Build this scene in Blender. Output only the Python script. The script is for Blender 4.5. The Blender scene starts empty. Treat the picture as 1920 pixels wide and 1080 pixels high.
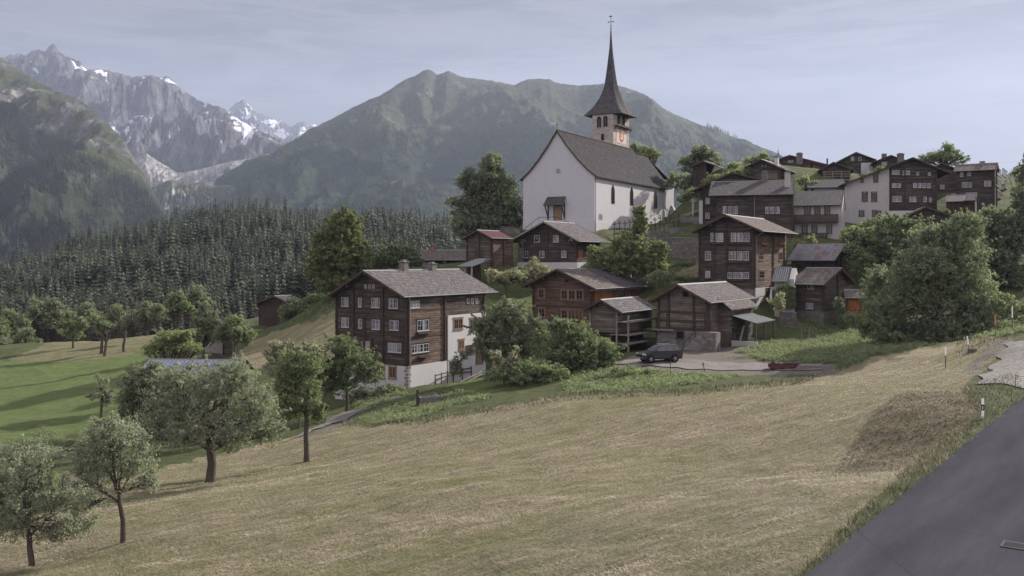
import bpy, math, random
import numpy as np
from mathutils import Vector, Matrix
R = math.radians
F = 1750.0; CX = 960.0; CY = 485.0          # focal length and principal point in photo pixels
rnd = random.Random(7)
sc = bpy.context.scene
col = sc.collection

# ------------------------------------------------------------------ camera, sky, sun, exposure
cam_d = bpy.data.cameras.new('camera'); cam = bpy.data.objects.new('camera', cam_d); col.objects.link(cam)
cam.location = (0, 0, 0); cam.rotation_euler = (R(90), 0, 0)
cam_d.sensor_width = 36; cam_d.lens = F / 1920 * 36; cam_d.shift_y = -(540 - CY) / 1920
cam_d.clip_start = 0.5; cam_d.clip_end = 60000
sc.camera = cam
sc.render.engine = 'CYCLES'
sc.view_settings.view_transform = 'Standard'; sc.view_settings.look = 'None'
sc.view_settings.gamma = 1.0; sc.view_settings.exposure = EXPO = 1.25
sc.cycles.max_bounces = 6; sc.cycles.transparent_max_bounces = 8
SUN_AZ = 50.0; SUN_EL = 28.0                # azimuth to the right of the view direction
sd = Vector((math.sin(R(SUN_AZ)) * math.cos(R(SUN_EL)), math.cos(R(SUN_AZ)) * math.cos(R(SUN_EL)), math.sin(R(SUN_EL))))
w = bpy.data.worlds.new('World'); sc.world = w; w.use_nodes = True
nt = w.node_tree; nt.nodes.clear()
out = nt.nodes.new('ShaderNodeOutputWorld'); bg = nt.nodes.new('ShaderNodeBackground')
sky = nt.nodes.new('ShaderNodeTexSky'); sky.sky_type = 'NISHITA'; sky.sun_disc = False
sky.sun_elevation = R(SUN_EL); sky.sun_rotation = R(SUN_AZ); sky.altitude = 1200; sky.air_density = 1.0; sky.dust_density = 0.6; sky.ozone_density = 1.0
bg.inputs[1].default_value = 0.056
tc = nt.nodes.new('ShaderNodeTexCoord')
def wmap(scale, rot=(0, 0, 0)):
    m = nt.nodes.new('ShaderNodeMapping'); m.inputs['Scale'].default_value = scale; m.inputs['Rotation'].default_value = rot
    nt.links.new(tc.outputs['Generated'], m.inputs[0]); return m
def wnoise(m, sc_, det, dist=0.0, rough=.55):
    n = nt.nodes.new('ShaderNodeTexNoise'); n.inputs['Scale'].default_value = sc_; n.inputs['Detail'].default_value = det
    n.inputs['Distortion'].default_value = dist; n.inputs['Roughness'].default_value = rough
    nt.links.new(m.outputs[0], n.inputs['Vector']); return n
def wramp(n, stops):
    r = nt.nodes.new('ShaderNodeValToRGB'); e = r.color_ramp.elements
    e[0].position, e[1].position = stops[0][0], stops[-1][0]
    e[0].color = (*[stops[0][1]] * 3, 1); e[1].color = (*[stops[-1][1]] * 3, 1)
    for p, v in stops[1:-1]:
        q = e.new(p); q.color = (v, v, v, 1)
    nt.links.new(n.outputs['Fac'], r.inputs[0]); return r
n1 = wnoise(wmap((1.0, 1.0, 6.0), (0.16, -.12, 0)), 4.6, 9, .7, .64)
n2 = wnoise(wmap((1.0, 1.4, 9.0), (-.22, .25, .4)), 7.0, 9, 1.2, .68)
r1 = wramp(n1, [(.40, .0), (.48, .45), (.55, 1.0)]); r2 = wramp(n2, [(.47, 0.0), (.56, .3), (.66, .85)])
addn = nt.nodes.new('ShaderNodeMath'); addn.operation = 'ADD'; addn.use_clamp = True
nt.links.new(r1.outputs[0], addn.inputs[0]); nt.links.new(r2.outputs[0], addn.inputs[1])
mix = nt.nodes.new('ShaderNodeMixRGB'); mix.inputs[2].default_value = (7.4, 6.8, 7.5, 1)
dim = nt.nodes.new('ShaderNodeMixRGB'); dim.blend_type = 'MULTIPLY'; dim.inputs[0].default_value = 1; dim.inputs[2].default_value = (.36, .32, .31, 1); nt.links.new(sky.outputs[0], dim.inputs[1])
nt.links.new(addn.outputs[0], mix.inputs[0]); nt.links.new(dim.outputs[0], mix.inputs[1])
wisp = nt.nodes.new('ShaderNodeMixRGB'); wisp.inputs[2].default_value = (10.5, 9.4, 9.6, 1); nt.links.new(r2.outputs[0], wisp.inputs[0]); nt.links.new(mix.outputs[0], wisp.inputs[1])
# sky dimmed ahead, brightened overhead and behind the viewer as added fill light
sepd = nt.nodes.new('ShaderNodeSeparateXYZ'); nt.links.new(tc.outputs['Generated'], sepd.inputs[0])
mr = nt.nodes.new('ShaderNodeMapRange'); mr.inputs[1].default_value = .25; mr.inputs[2].default_value = .80; mr.inputs[3].default_value = 1.55; mr.inputs[4].default_value = .112; mr.interpolation_type = 'SMOOTHSTEP'
nt.links.new(sepd.outputs[1], mr.inputs[0])
mul = nt.nodes.new('ShaderNodeMixRGB'); mul.blend_type = 'MULTIPLY'; mul.inputs[0].default_value = 1; nt.links.new(wisp.outputs[0], mul.inputs[1]); nt.links.new(mr.outputs[0], mul.inputs[2])
nt.links.new(mul.outputs[0], bg.inputs[0]); nt.links.new(bg.outputs[0], out.inputs[0])
sl = bpy.data.lights.new('sun', 'SUN'); sl.energy = 4.6; sl.angle = R(0.5); sl.color = (1, .93, .84)
so = bpy.data.objects.new('sun', sl); col.objects.link(so); so.rotation_euler = sd.to_track_quat('Z', 'Y').to_euler(); so.location = (60, 40, 80)

# ------------------------------------------------------------------ helpers
def tag(o, label=None, cat=None, group=None, kind=None):
    if label: o['label'] = label
    if cat: o['category'] = cat
    if group: o['group'] = group
    if kind: o['kind'] = kind
    return o
def empty(name, loc, rz=0, **k):
    o = bpy.data.objects.new(name, None); col.objects.link(o); o.location = loc; o.rotation_euler = (0, 0, rz)
    o.empty_display_size = .3
    return tag(o, **k)
def link(name, me, mat, parent=None, loc=None, rz=0):
    o = bpy.data.objects.new(name, me); col.objects.link(o)
    if mat is not None and not me.materials:
        for m in (mat if isinstance(mat, (list, tuple)) else [mat]): me.materials.append(m)
    if parent: o.parent = parent
    if loc is not None: o.location = loc
    if rz: o.rotation_euler = (0, 0, rz)
    return o
def np_mesh(name, V, Fc, smooth=False, attrs=None):
    V = np.asarray(V, np.float32); Fc = np.asarray(Fc, np.int32); k = Fc.shape[1]
    me = bpy.data.meshes.new(name); me.vertices.add(len(V)); me.vertices.foreach_set('co', V.ravel())
    me.loops.add(Fc.size); me.loops.foreach_set('vertex_index', Fc.ravel())
    me.polygons.add(len(Fc)); me.polygons.foreach_set('loop_start', np.arange(0, Fc.size, k, dtype=np.int32))
    me.update(calc_edges=True)
    if smooth: me.polygons.foreach_set('use_smooth', np.ones(len(Fc), bool))
    for nm, (dom, arr) in (attrs or {}).items():
        a = me.attributes.new(nm, 'FLOAT', dom); a.data.foreach_set('value', np.asarray(arr, np.float32))
    me.validate(); return me
class MB:
    def __init__(s): s.v = []; s.f = []
    def add(s, vs, fs):
        n = len(s.v); s.v += [tuple(v) for v in vs]; s.f += [tuple(i + n for i in f) for f in fs]; return s
    def box(s, x0, x1, y0, y1, z0, z1):
        if x0 > x1: x0, x1 = x1, x0
        if y0 > y1: y0, y1 = y1, y0
        if z0 > z1: z0, z1 = z1, z0
        return s.add([(x0,y0,z0),(x1,y0,z0),(x1,y1,z0),(x0,y1,z0),(x0,y0,z1),(x1,y0,z1),(x1,y1,z1),(x0,y1,z1)],
              [(0,3,2,1),(4,5,6,7),(0,1,5,4),(1,2,6,5),(2,3,7,6),(3,0,4,7)])
    def beam(s, a, b, w_, h_, up=(0, 0, 1)):
        a, b = Vector(a), Vector(b); d = (b - a).normalized(); u = Vector(up)
        sx = d.cross(u)
        if sx.length < 1e-4: sx = d.cross(Vector((1, 0, 0)))
        sx.normalize(); u = sx.cross(d).normalized(); sx *= w_ / 2; u *= h_ / 2
        vs = [a-sx-u, a+sx-u, a+sx+u, a-sx+u, b-sx-u, b+sx-u, b+sx+u, b-sx+u]
        return s.add(vs, [(0,3,2,1)[::-1],(4,5,6,7)[::-1],(0,1,5,4)[::-1],(1,2,6,5)[::-1],(2,3,7,6)[::-1],(3,0,4,7)[::-1]])
    def prism(s, pts, axis, a, b):
        """pts 2-D outline; axis 'y': (x,z) outline extruded along y from a to b; 'x': (y,z); 'z': (x,y)"""
        n = len(pts)
        def P(p, t): return (p[0], t, p[1]) if axis == 'y' else ((t, p[0], p[1]) if axis == 'x' else (p[0], p[1], t))
        vs = [P(p, a) for p in pts] + [P(p, b) for p in pts]
        fs = [tuple(range(n)), tuple(range(2*n-1, n-1, -1))] + [(i, i+n, (i+1) % n + n, (i+1) % n) for i in range(n)]
        return s.add(vs, fs)
    def tube(s, pts, rad, n=8, cap=True):
        pts = [Vector(p) for p in pts]; rr = rad if isinstance(rad, (list, tuple)) else [rad] * len(pts)
        base = len(s.v); prev = None
        for i, p in enumerate(pts):
            d = (pts[min(i+1, len(pts)-1)] - pts[max(i-1, 0)]).normalized()
            if prev is None: prev = d.orthogonal().normalized()
            prev = (prev - d * prev.dot(d)).normalized(); q = d.cross(prev)
            for k in range(n):
                a = 2 * math.pi * k / n; s.v.append(tuple(p + (prev * math.cos(a) + q * math.sin(a)) * rr[i]))
        for i in range(len(pts) - 1):
            for k in range(n):
                a = base + i*n + k; b = base + i*n + (k+1) % n; s.f.append((a, b, b+n, a+n))
        if cap:
            s.f.append(tuple(base + k for k in range(n))[::-1]); s.f.append(tuple(base + (len(pts)-1)*n + k for k in range(n)))
        return s
    def build(s, name, mat, parent=None, smooth=False, bev=0, loc=None):
        me = bpy.data.meshes.new(name); me.from_pydata(s.v, [], s.f); me.update()
        if True:
            import bmesh
            bm = bmesh.new(); bm.from_mesh(me); bmesh.ops.recalc_face_normals(bm, faces=bm.faces); bm.to_mesh(me); bm.free()
        if smooth: me.polygons.foreach_set('use_smooth', [True] * len(me.polygons))
        o = link(name, me, mat, parent, loc)
        if bev:
            b = o.modifiers.new('bevel', 'BEVEL'); b.width = bev; b.segments = 2; b.limit_method = 'ANGLE'
        return o
# ---- vectorised noise
def _h(ix, iy, seed):
    h = (ix * 374761393 + iy * 668265263 + seed * 974634777) & 0xffffffff
    h = ((h ^ (h >> 13)) * 1274126177) & 0xffffffff
    return (h ^ (h >> 16)) & 0xffff
def perlin(x, y, seed=0):
    x = np.asarray(x, float); y = np.asarray(y, float)
    x0 = np.floor(x).astype(np.int64); y0 = np.floor(y).astype(np.int64); fx = x - x0; fy = y - y0
    u = fx*fx*fx*(fx*(fx*6-15)+10); v = fy*fy*fy*(fy*(fy*6-15)+10)
    def g(ix, iy, dx, dy):
        a = _h(ix, iy, seed) / 65536.0 * 2 * np.pi; return np.cos(a)*dx + np.sin(a)*dy
    n00 = g(x0, y0, fx, fy); n10 = g(x0+1, y0, fx-1, fy); n01 = g(x0, y0+1, fx, fy-1); n11 = g(x0+1, y0+1, fx-1, fy-1)
    return 1.5 * ((n00*(1-u)+n10*u)*(1-v) + (n01*(1-u)+n11*u)*v)
def fbm(x, y, o=5, seed=0, g=.5):
    t = 0; a = 1; f = 1
    for i in range(o): t = t + a*perlin(x*f, y*f, seed+i*17); a *= g; f *= 2.03
    return t
def ridged(x, y, o=6, seed=0, g=.5):
    t = 0; a = 1; f = 1; w_ = 1
    for i in range(o):
        n = 1 - np.abs(perlin(x*f, y*f, seed+i*31)); n = n*n*w_; w_ = np.clip(n*1.6, 0, 1); t = t + a*n; a *= g; f *= 2.07
    return t
def sstep(a, b, x): t = np.clip((x-a)/(b-a), 0, 1); return t*t*(3-2*t)
def W(px, py, Y): return Vector(((px-CX)/F*Y, Y, (CY-py)/F*Y))

# ------------------------------------------------------------------ materials
MATS = {}
def newmat(name):
    m = bpy.data.materials.new(name); m.use_nodes = True; nt = m.node_tree
    b = nt.nodes['Principled BSDF']; b.inputs['Specular IOR Level'].default_value = .08
    MATS[name] = m; return m, nt, b
def N(nt, t, **k):
    n = nt.nodes.new(t)
    for a, v in k.items():
        if a.startswith('i_'): n.inputs[a[2:].replace('_', ' ')].default_value = v
        else: setattr(n, a, v)
    return n
def L(nt, a, b): nt.links.new(a, b)
def coords(nt, kind='Object', scale=(1, 1, 1)):
    c = N(nt, 'ShaderNodeTexCoord'); m = N(nt, 'ShaderNodeMapping'); m.inputs['Scale'].default_value = scale
    L(nt, c.outputs[kind], m.inputs[0]); return m.outputs[0]
def worldpos(nt, scale=(1, 1, 1), rot=(0, 0, 0)):
    c = N(nt, 'ShaderNodeNewGeometry'); m = N(nt, 'ShaderNodeMapping'); m.inputs['Rotation'].default_value = rot; L(nt, c.outputs['Position'], m.inputs[0])
    m2 = N(nt, 'ShaderNodeMapping'); m2.inputs['Scale'].default_value = scale; L(nt, m.outputs[0], m2.inputs[0]); return m2.outputs[0]
def noise(nt, vec, s, d=4, r=.55, dist=0):
    n = N(nt, 'ShaderNodeTexNoise'); n.inputs['Scale'].default_value = s; n.inputs['Detail'].default_value = d
    n.inputs['Roughness'].default_value = r; n.inputs['Distortion'].default_value = dist; L(nt, vec, n.inputs['Vector']); return n.outputs['Fac']
def ramp(nt, fac, stops, mode='LINEAR'):
    r = N(nt, 'ShaderNodeValToRGB'); e = r.color_ramp.elements; r.color_ramp.interpolation = mode
    def C(c): return (c, c, c, 1) if isinstance(c, (int, float)) else (*c, 1)
    e[0].position = stops[0][0]; e[0].color = C(stops[0][1]); e[1].position = stops[-1][0]; e[1].color = C(stops[-1][1])
    for p, c in stops[1:-1]: q = e.new(p); q.color = C(c)
    L(nt, fac, r.inputs[0]); return r.outputs[0]
def mixc(nt, f, a, b, mode='MIX'):
    m = N(nt, 'ShaderNodeMixRGB', blend_type=mode)
    for i, v in ((0, f), (1, a), (2, b)):
        if isinstance(v, (int, float)): m.inputs[i].default_value = v if i == 0 else (v, v, v, 1)
        elif isinstance(v, tuple): m.inputs[i].default_value = (*v, 1)
        else: L(nt, v, m.inputs[i])
    return m.outputs[0]
def mth(nt, op, a, b=0, c=None):
    m = N(nt, 'ShaderNodeMath', operation=op)
    for i, v in enumerate((a, b) if c is None else (a, b, c)):
        if isinstance(v, (int, float)): m.inputs[i].default_value = v
        else: L(nt, v, m.inputs[i])
    return m.outputs[0]
def bump(nt, b, h, dist=.02, st=1.0):
    n = N(nt, 'ShaderNodeBump'); n.inputs['Distance'].default_value = dist; n.inputs['Strength'].default_value = st
    L(nt, h, n.inputs['Height']); L(nt, n.outputs[0], b.inputs['Normal'])
def sc3(c, k): return tuple(x*k for x in c)

def m_plain(name, c, rough=.7, var=.25, s=3, metal=0):
    m, nt, b = newmat(name); n = noise(nt, coords(nt), s, 5, .65)
    L(nt, ramp(nt, n, [(.25, sc3(c, 1-var)), (.75, sc3(c, 1+var))]), b.inputs['Base Color']); b.inputs['Roughness'].default_value = rough; b.inputs['Metallic'].default_value = metal
    return m
def m_log(name, c, per=.24, warm=None, wear=.5):
    """squared logs: rows along z, each its own tone, weathered streaks, dark joints"""
    m, nt, b = newmat(name); co = N(nt, 'ShaderNodeTexCoord'); sp = N(nt, 'ShaderNodeSeparateXYZ'); L(nt, co.outputs['Object'], sp.inputs[0])
    s = mth(nt, 'ADD', sp.outputs[0], sp.outputs[1]); z = mth(nt, 'DIVIDE', sp.outputs[2], per)
    wob = noise(nt, coords(nt), .6, 2); z = mth(nt, 'ADD', z, mth(nt, 'MULTIPLY', wob, .5))
    row = mth(nt, 'FLOOR', z); fr = mth(nt, 'FRACT', z)
    cv = N(nt, 'ShaderNodeCombineXYZ'); L(nt, mth(nt, 'MULTIPLY', s, .35), cv.inputs[0]); L(nt, mth(nt, 'MULTIPLY', row, 7.31), cv.inputs[1])
    n1 = noise(nt, cv.outputs[0], 1.0, 4, .6)
    cv2 = N(nt, 'ShaderNodeCombineXYZ'); L(nt, mth(nt, 'MULTIPLY', s, 1.2), cv2.inputs[0]); L(nt, mth(nt, 'MULTIPLY', sp.outputs[2], 22.), cv2.inputs[1])
    n2 = noise(nt, cv2.outputs[0], 1.0, 4, .7)
    big = noise(nt, coords(nt), .35, 3, .6)
    warm = warm or (c[0]*1.9, c[1]*1.75, c[2]*1.7)
    a = ramp(nt, n1, [(.36, sc3(c, .5)), (.5, c), (.64, warm)])
    a = mixc(nt, ramp(nt, n2, [(.35, .0), (.75, wear)]), a, sc3(warm, 1.25))
    a = mixc(nt, ramp(nt, big, [(.35, .45), (.65, 0)]), a, sc3(c, .55))
    j = ramp(nt, fr, [(0, 0), (.10, 1), (.9, 1), (1, 0)])
    a = mixc(nt, mth(nt, 'SUBTRACT', 1, j), a, sc3(c, .22))
    L(nt, a, b.inputs['Base Color']); b.inputs['Roughness'].default_value = .8
    bump(nt, b, mth(nt, 'ADD', j, mth(nt, 'MULTIPLY', n2, .35)), .05, .9); return m
def m_plank(name, c, per=.16, warm=None):
    m, nt, b = newmat(name); co = N(nt, 'ShaderNodeTexCoord'); sp = N(nt, 'ShaderNodeSeparateXYZ'); L(nt, co.outputs['Object'], sp.inputs[0])
    s = mth(nt, 'DIVIDE', mth(nt, 'ADD', sp.outputs[0], sp.outputs[1]), per); row = mth(nt, 'FLOOR', s); fr = mth(nt, 'FRACT', s)
    cv = N(nt, 'ShaderNodeCombineXYZ'); L(nt, mth(nt, 'MULTIPLY', sp.outputs[2], .8), cv.inputs[0]); L(nt, mth(nt, 'MULTIPLY', row, 5.17), cv.inputs[1])
    n1 = noise(nt, cv.outputs[0], 1, 4, .65)
    a = ramp(nt, n1, [(.3, sc3(c, .6)), (.7, warm or sc3(c, 1.6))]); j = ramp(nt, fr, [(0, 0), (.12, 1), (.9, 1), (1, 0)])
    a = mixc(nt, mth(nt, 'SUBTRACT', 1, j), a, sc3(c, .2)); L(nt, a, b.inputs['Base Color']); b.inputs['Roughness'].default_value = .8
    bump(nt, b, j, .02); return m
def m_tiles(name, c, axis, tw=.3, th=.16, rough=.95, var=.5, lich=.25):
    """slate or shingle courses; axis = local axis along the ridge"""
    m, nt, b = newmat(name); co = N(nt, 'ShaderNodeTexCoord'); sp = N(nt, 'ShaderNodeSeparateXYZ'); L(nt, co.outputs['Object'], sp.inputs[0])
    cv = N(nt, 'ShaderNodeCombineXYZ'); L(nt, sp.outputs[0 if axis == 'x' else 1], cv.inputs[0]); L(nt, sp.outputs[2], cv.inputs[1])
    br = N(nt, 'ShaderNodeTexBrick'); L(nt, cv.outputs[0], br.inputs['Vector']); br.inputs['Scale'].default_value = 1
    br.inputs['Brick Width'].default_value = tw; br.inputs['Row Height'].default_value = th; br.inputs['Mortar Size'].default_value = .012; br.inputs['Bias'].default_value = 0
    br.inputs['Color1'].default_value = (*sc3(c, 1-var), 1); br.inputs['Color2'].default_value = (*sc3(c, 1+var), 1); br.inputs['Mortar'].default_value = (*sc3(c, .25), 1)
    n = noise(nt, coords(nt), .5, 5, .65); n3 = noise(nt, coords(nt), 3.0, 6, .75)
    a = mixc(nt, .6, br.outputs[0], ramp(nt, n3, [(.38, sc3(c, .35)), (.5, c), (.62, sc3(c, 2.0))]))
    a = mixc(nt, ramp(nt, n, [(.4, 0), (.7, lich)]), a, (c[0]*1.3, c[1]*1.2, c[2]*.9))
    fr = mth(nt, 'FRACT', mth(nt, 'DIVIDE', sp.outputs[2], th)); a = mixc(nt, ramp(nt, fr, [(0, .75), (.22, 0)]), a, sc3(c, .3))
    L(nt, a, b.inputs['Base Color']); b.inputs['Roughness'].default_value = rough
    bump(nt, b, mth(nt, 'ADD', mth(nt, 'SUBTRACT', 1, fr), mth(nt, 'MULTIPLY', br.outputs['Fac'], -.6)), .035, 1); return m
def m_corr(name, c, axis, rust=0.0, rough=.45, per=.25):
    m, nt, b = newmat(name); co = N(nt, 'ShaderNodeTexCoord'); sp = N(nt, 'ShaderNodeSeparateXYZ'); L(nt, co.outputs['Object'], sp.inputs[0])
    s = mth(nt, 'MULTIPLY', sp.outputs[0 if axis == 'x' else 1], 2*math.pi/per); wv = mth(nt, 'SINE', s)
    n = noise(nt, coords(nt), .9, 6, .7); n2 = noise(nt, coords(nt, scale=(1, 1, .3) if axis == 'x' else (1, 1, .3)), 2.5, 5, .7)
    a = ramp(nt, n2, [(.3, sc3(c, .7)), (.7, sc3(c, 1.25))])
    if rust: a = mixc(nt, ramp(nt, n, [(.5, 0), (.6, rust)]), a, (.14, .06, .035))
    L(nt, a, b.inputs['Base Color']); b.inputs['Roughness'].default_value = rough; b.inputs['Metallic'].default_value = .3
    bump(nt, b, wv, .02, .8); return m
def m_stone(name, c, s=1.7, mort=(.3, .28, .27), coursed=1.6, bumpd=.05, mw=.06):
    m, nt, b = newmat(name); v = N(nt, 'ShaderNodeTexVoronoi'); L(nt, coords(nt, scale=(1, 1, coursed)), v.inputs['Vector']); v.inputs['Scale'].default_value = s
    v2 = N(nt, 'ShaderNodeTexVoronoi', feature='DISTANCE_TO_EDGE'); L(nt, coords(nt, scale=(1, 1, coursed)), v2.inputs['Vector']); v2.inputs['Scale'].default_value = s
    hs = N(nt, 'ShaderNodeSeparateColor'); L(nt, v.outputs['Color'], hs.inputs[0])
    a = ramp(nt, hs.outputs[0], [(0, sc3(c, .55)), (.5, c), (1, sc3(c, 1.5))]); n = noise(nt, coords(nt), 6, 6, .7)
    a = mixc(nt, .5, a, ramp(nt, n, [(.3, sc3(c, .5)), (.7, sc3(c, 1.5))])); e = ramp(nt, v2.outputs['Distance'], [(0, 1), (mw, 0)])
    a = mixc(nt, e, a, mort); L(nt, a, b.inputs['Base Color']); b.inputs['Roughness'].default_value = .9
    bump(nt, b, mth(nt, 'SUBTRACT', n, e), bumpd); return m
def m_plaster(name, c, dirt=.25, z_dirt=None):
    m, nt, b = newmat(name); n = noise(nt, coords(nt), .45, 6, .65); n2 = noise(nt, coords(nt, scale=(3, 3, .5)), 1.0, 5, .6); n3 = noise(nt, coords(nt), 18, 4, .6)
    a = mixc(nt, ramp(nt, n, [(.4, 0), (.75, dirt)]), c, sc3(c, .72)); a = mixc(nt, ramp(nt, n2, [(.5, 0), (.8, dirt)]), a, (c[0]*.6, c[1]*.58, c[2]*.54))
    L(nt, a, b.inputs['Base Color']); b.inputs['Roughness'].default_value = .92; bump(nt, b, n3, .012, .6); return m
def m_leaf(name, c, var=.45, trans=.35, yell=.15):
    trans = min(.5, trans+.1) if trans > .2 else trans
    m, nt, b = newmat(name); at = N(nt, 'ShaderNodeAttribute', attribute_name='var'); oi = N(nt, 'ShaderNodeObjectInfo')
    n = noise(nt, worldpos(nt), .8, 3)
    a = ramp(nt, at.outputs['Fac'], [(0, sc3(c, .45)), (.45, sc3(c, .8)), (.7, c), (1, (c[0]*(1.35+var+yell), c[1]*(1.3+var), c[2]*(1.2+var)))])
    a = mixc(nt, mth(nt, 'MULTIPLY', oi.outputs['Random'], .35), a, (c[0]*.8, c[1]*.72, c[2]*.8))
    a = mixc(nt, ramp(nt, n, [(.35, 0), (.7, .3)]), a, (c[0]*1.25, c[1]*1.12, c[2]*.8))
    L(nt, a, b.inputs['Base Color']); b.inputs['Roughness'].default_value = .55
    tr = N(nt, 'ShaderNodeBsdfTranslucent'); L(nt, mixc(nt, .5, a, (c[0]*1.3, c[1]*1.35, c[2]*.6)), tr.inputs[0]); mx = N(nt, 'ShaderNodeMixShader'); mx.inputs[0].default_value = trans
    L(nt, b.outputs[0], mx.inputs[1]); L(nt, tr.outputs[0], mx.inputs[2]); L(nt, mx.outputs[0], nt.nodes['Material Output'].inputs[0]); return m
def m_pane(name, curtain=.6, dark=(.012, .014, .017), pale=(.21, .21, .22)):
    m, nt, b = newmat(name); n = noise(nt, coords(nt, scale=(3.5, 3.5, .25)), 1, 3, .6); n2 = noise(nt, worldpos(nt), .45, 1)
    f = ramp(nt, mth(nt, 'ADD', n, mth(nt, 'MULTIPLY', mth(nt, 'SUBTRACT', n2, .5), .8)), [(.75-.45*curtain, 0), (.85-.45*curtain, 1)])
    L(nt, mixc(nt, f, dark, pale), b.inputs['Base Color']); b.inputs['Roughness'].default_value = .08; b.inputs['Specular IOR Level'].default_value = .6; return m
LOG = m_log('dark_logs', (.050, .043, .039), warm=(.125, .10, .086))
LOG2 = m_log('weathered_logs', (.075, .064, .056), warm=(.17, .14, .12), wear=.6)
LOGR = m_log('sunlit_tint_logs', (.095, .068, .056), warm=(.19, .135, .11), wear=.7)  # lit copy of the dark logs: sunshine on right-hand walls put into the colour
LOGB = m_log('brown_logs', (.098, .064, .050), per=.2, warm=(.165, .112, .085))
LOGG = m_log('grey_logs', (.115, .102, .086), warm=(.22, .195, .165), per=.26)
BLACK = m_plain('dark_opening', (.01, .009, .009), .9, .1)
TRIM = m_plain('old_wood_trim', (.06, .045, .036), .8, .4)
TRIMG = m_plain('grey_wood_trim', (.19, .17, .155), .8, .35)
WBROWN = m_plain('brown_window_wood', (.21, .14, .095), .7, .2)
WHITEP = m_plain('white_paint', (.34, .34, .35), .5, .15)
POSTW = m_plain('white_post', (.72, .72, .72), .5, .05)
METAL = m_plain('grey_metal', (.17, .175, .185), .7, .15, 2, .2)
IRON = m_plain('black_iron', (.03, .03, .032), .6, .2)
SLATE = {a: m_tiles('slate_roof_' + a, (.098, .090, .092), a) for a in 'xy'}
SLATED = {a: m_tiles('dark_slate_roof_' + a, (.066, .062, .065), a, var=.4) for a in 'xy'}
SHING = {a: m_tiles('church_slate_' + a, (.033, .031, .034), a, tw=.45, th=.34, var=.7, lich=.12) for a in 'xy'}
TANR = {a: m_tiles('tan_roof_' + a, (.100, .088, .081), a, tw=.35, th=.14) for a in 'xy'}
REDR = m_corr('red_metal_roof', (.085, .038, .04), 'y', 0, .5); GREYM = {a: m_corr('grey_sheet_roof_' + a, (.085, .092, .10), a, 0, .8) for a in 'xy'}
RUST = m_corr('rusty_sheet_roof', (.17, .17, .18), 'x', .6, .7, .8)
CHW = m_plaster('church_plaster', (.40, .395, .41), .2); WPL = m_plaster('white_plaster', (.42, .415, .42), .22); CREAM = m_plaster('grey_plaster', (.33, .32, .31), .3)
TOWER = m_stone('tower_stone', (.30, .27, .235), 1.6, (.34, .32, .29), 2.2, .03)
RUBBLE = m_stone('rubble_wall', (.145, .135, .122), 2.0, (.12, .11, .10), 1.8, .06)
CONC = m_stone('retaining_stone', (.17, .16, .155), 1.1, (.14, .132, .125), 1.7, .04)
PANE = m_pane('window_glass', .62); PANED = m_pane('dark_window_glass', .15); PLANKO = m_plank('orange_planks', (.24, .10, .045), .2); PLANKR = m_plank('red_brown_planks', (.16, .075, .05), .18)
PLANKD = m_plank('dark_planks', (.045, .034, .028), .2)
BARK = m_plain('bark', (.075, .062, .052), .95, .5, 9)
# ------------------------------------------------------------------ terrain: one sheet through measured ground points
CP = [(1500,1080,23.5,-8),(1920,745,54,-8),(1843,784,47,-8.0),(2250,1080,23.5,-8),(2400,745,54,-7.9),(1250,1300,17,-8.2),(1700,900,34,-8.1),
 (960,1080,28),(500,1080,32),(232,1018,38),(0,1040,38.5),(-300,1000,42),(395,905,54),(575,865,60),(700,805,68),(960,765,68),(1160,745,66),
 (1230,683,87),(1500,684,86),(1400,712,76),(1620,662,86),(1860,632,88),(1773,688,76),(1817,660,80),(1898,616,92),(1850,715,60),(1900,650,76),
 (2050,640,76,-7),(2200,600,95,-6),(1600,860,44),(1500,800,52),(1300,900,42),(800,900,45),(1250,700,84,-10.15),
 (765,728,95),(640,736,103),(838,712,104),(915,690,111),(620,792,80),(745,744,90),
 (1160,657,100),(1234,652,104),(1328,657,98),(1400,650,98),(1545,607,112),(1640,590,115),(1110,614,113),(1000,607,122),(940,560,130),(948,558,125),
 (1082,505,136),(965,502,144),(922,500,135),(780,505,150),(1414,577,117),(1310,548,123),(1270,510,128),(1290,490,132),
 (1488,447,140),(1420,445,140),(1316,414,148),(1115,434,155),(981,432,162),(1250,414,183),(1215,446,150),(1265,478,136),(905,447,165),
 (1579,450,140),(1640,432,150),(1865,392,150),(1320,337,175),(1430,347,165),(1605,327,185),(1570,337,170),(1780,345,170),(2000,400,150),(2100,330,185),
 (1750,642,95),(1920,600,100),(1900,455,130),(1569,522,125),(1700,520,120),
 (480,612,150),(560,612,150),(540,642,125),(620,602,120),(440,672,120),(600,560,140),(620,540,150),
 (0,690,130),(260,690,125),(0,800,95),(190,770,100),(300,640,150),(30,652,150),(-300,700,140),(-300,820,95),(-200,650,160),
 (0,880,70),(150,835,82),(-300,900,65),(0,640,190,-24),(-400,640,190,-26),(300,600,200,-20),(560,560,200,-11),(740,520,190,-6),(900,470,210,-2),(1100,420,230,2),(1400,350,220,13),(1700,330,230,17),(2100,330,230,18),
 (1250,412,172),(1290,400,165),(1250,426,158),(1290,413,157),(1180,428,165),(1300,393,172),(1150,433,157),(1200,424,172),(1240,402,200),(1290,385,190),(1222,474,142),(1256,474,141),(1290,462,144),(1225,442,148),(1285,432,152),(1310,420,150),(1340,440,148),
 (600,-1,250,-22),(100,-1,250,-30),(-400,-1,250,-34),(1000,-1,260,-10),(1500,-1,260,8),(300,-1,12,-9.2),(1000,-1,12,-8.3),(1700,-1,12,-8.1),(-300,-1,22,-11)]
_P = []; 
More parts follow.
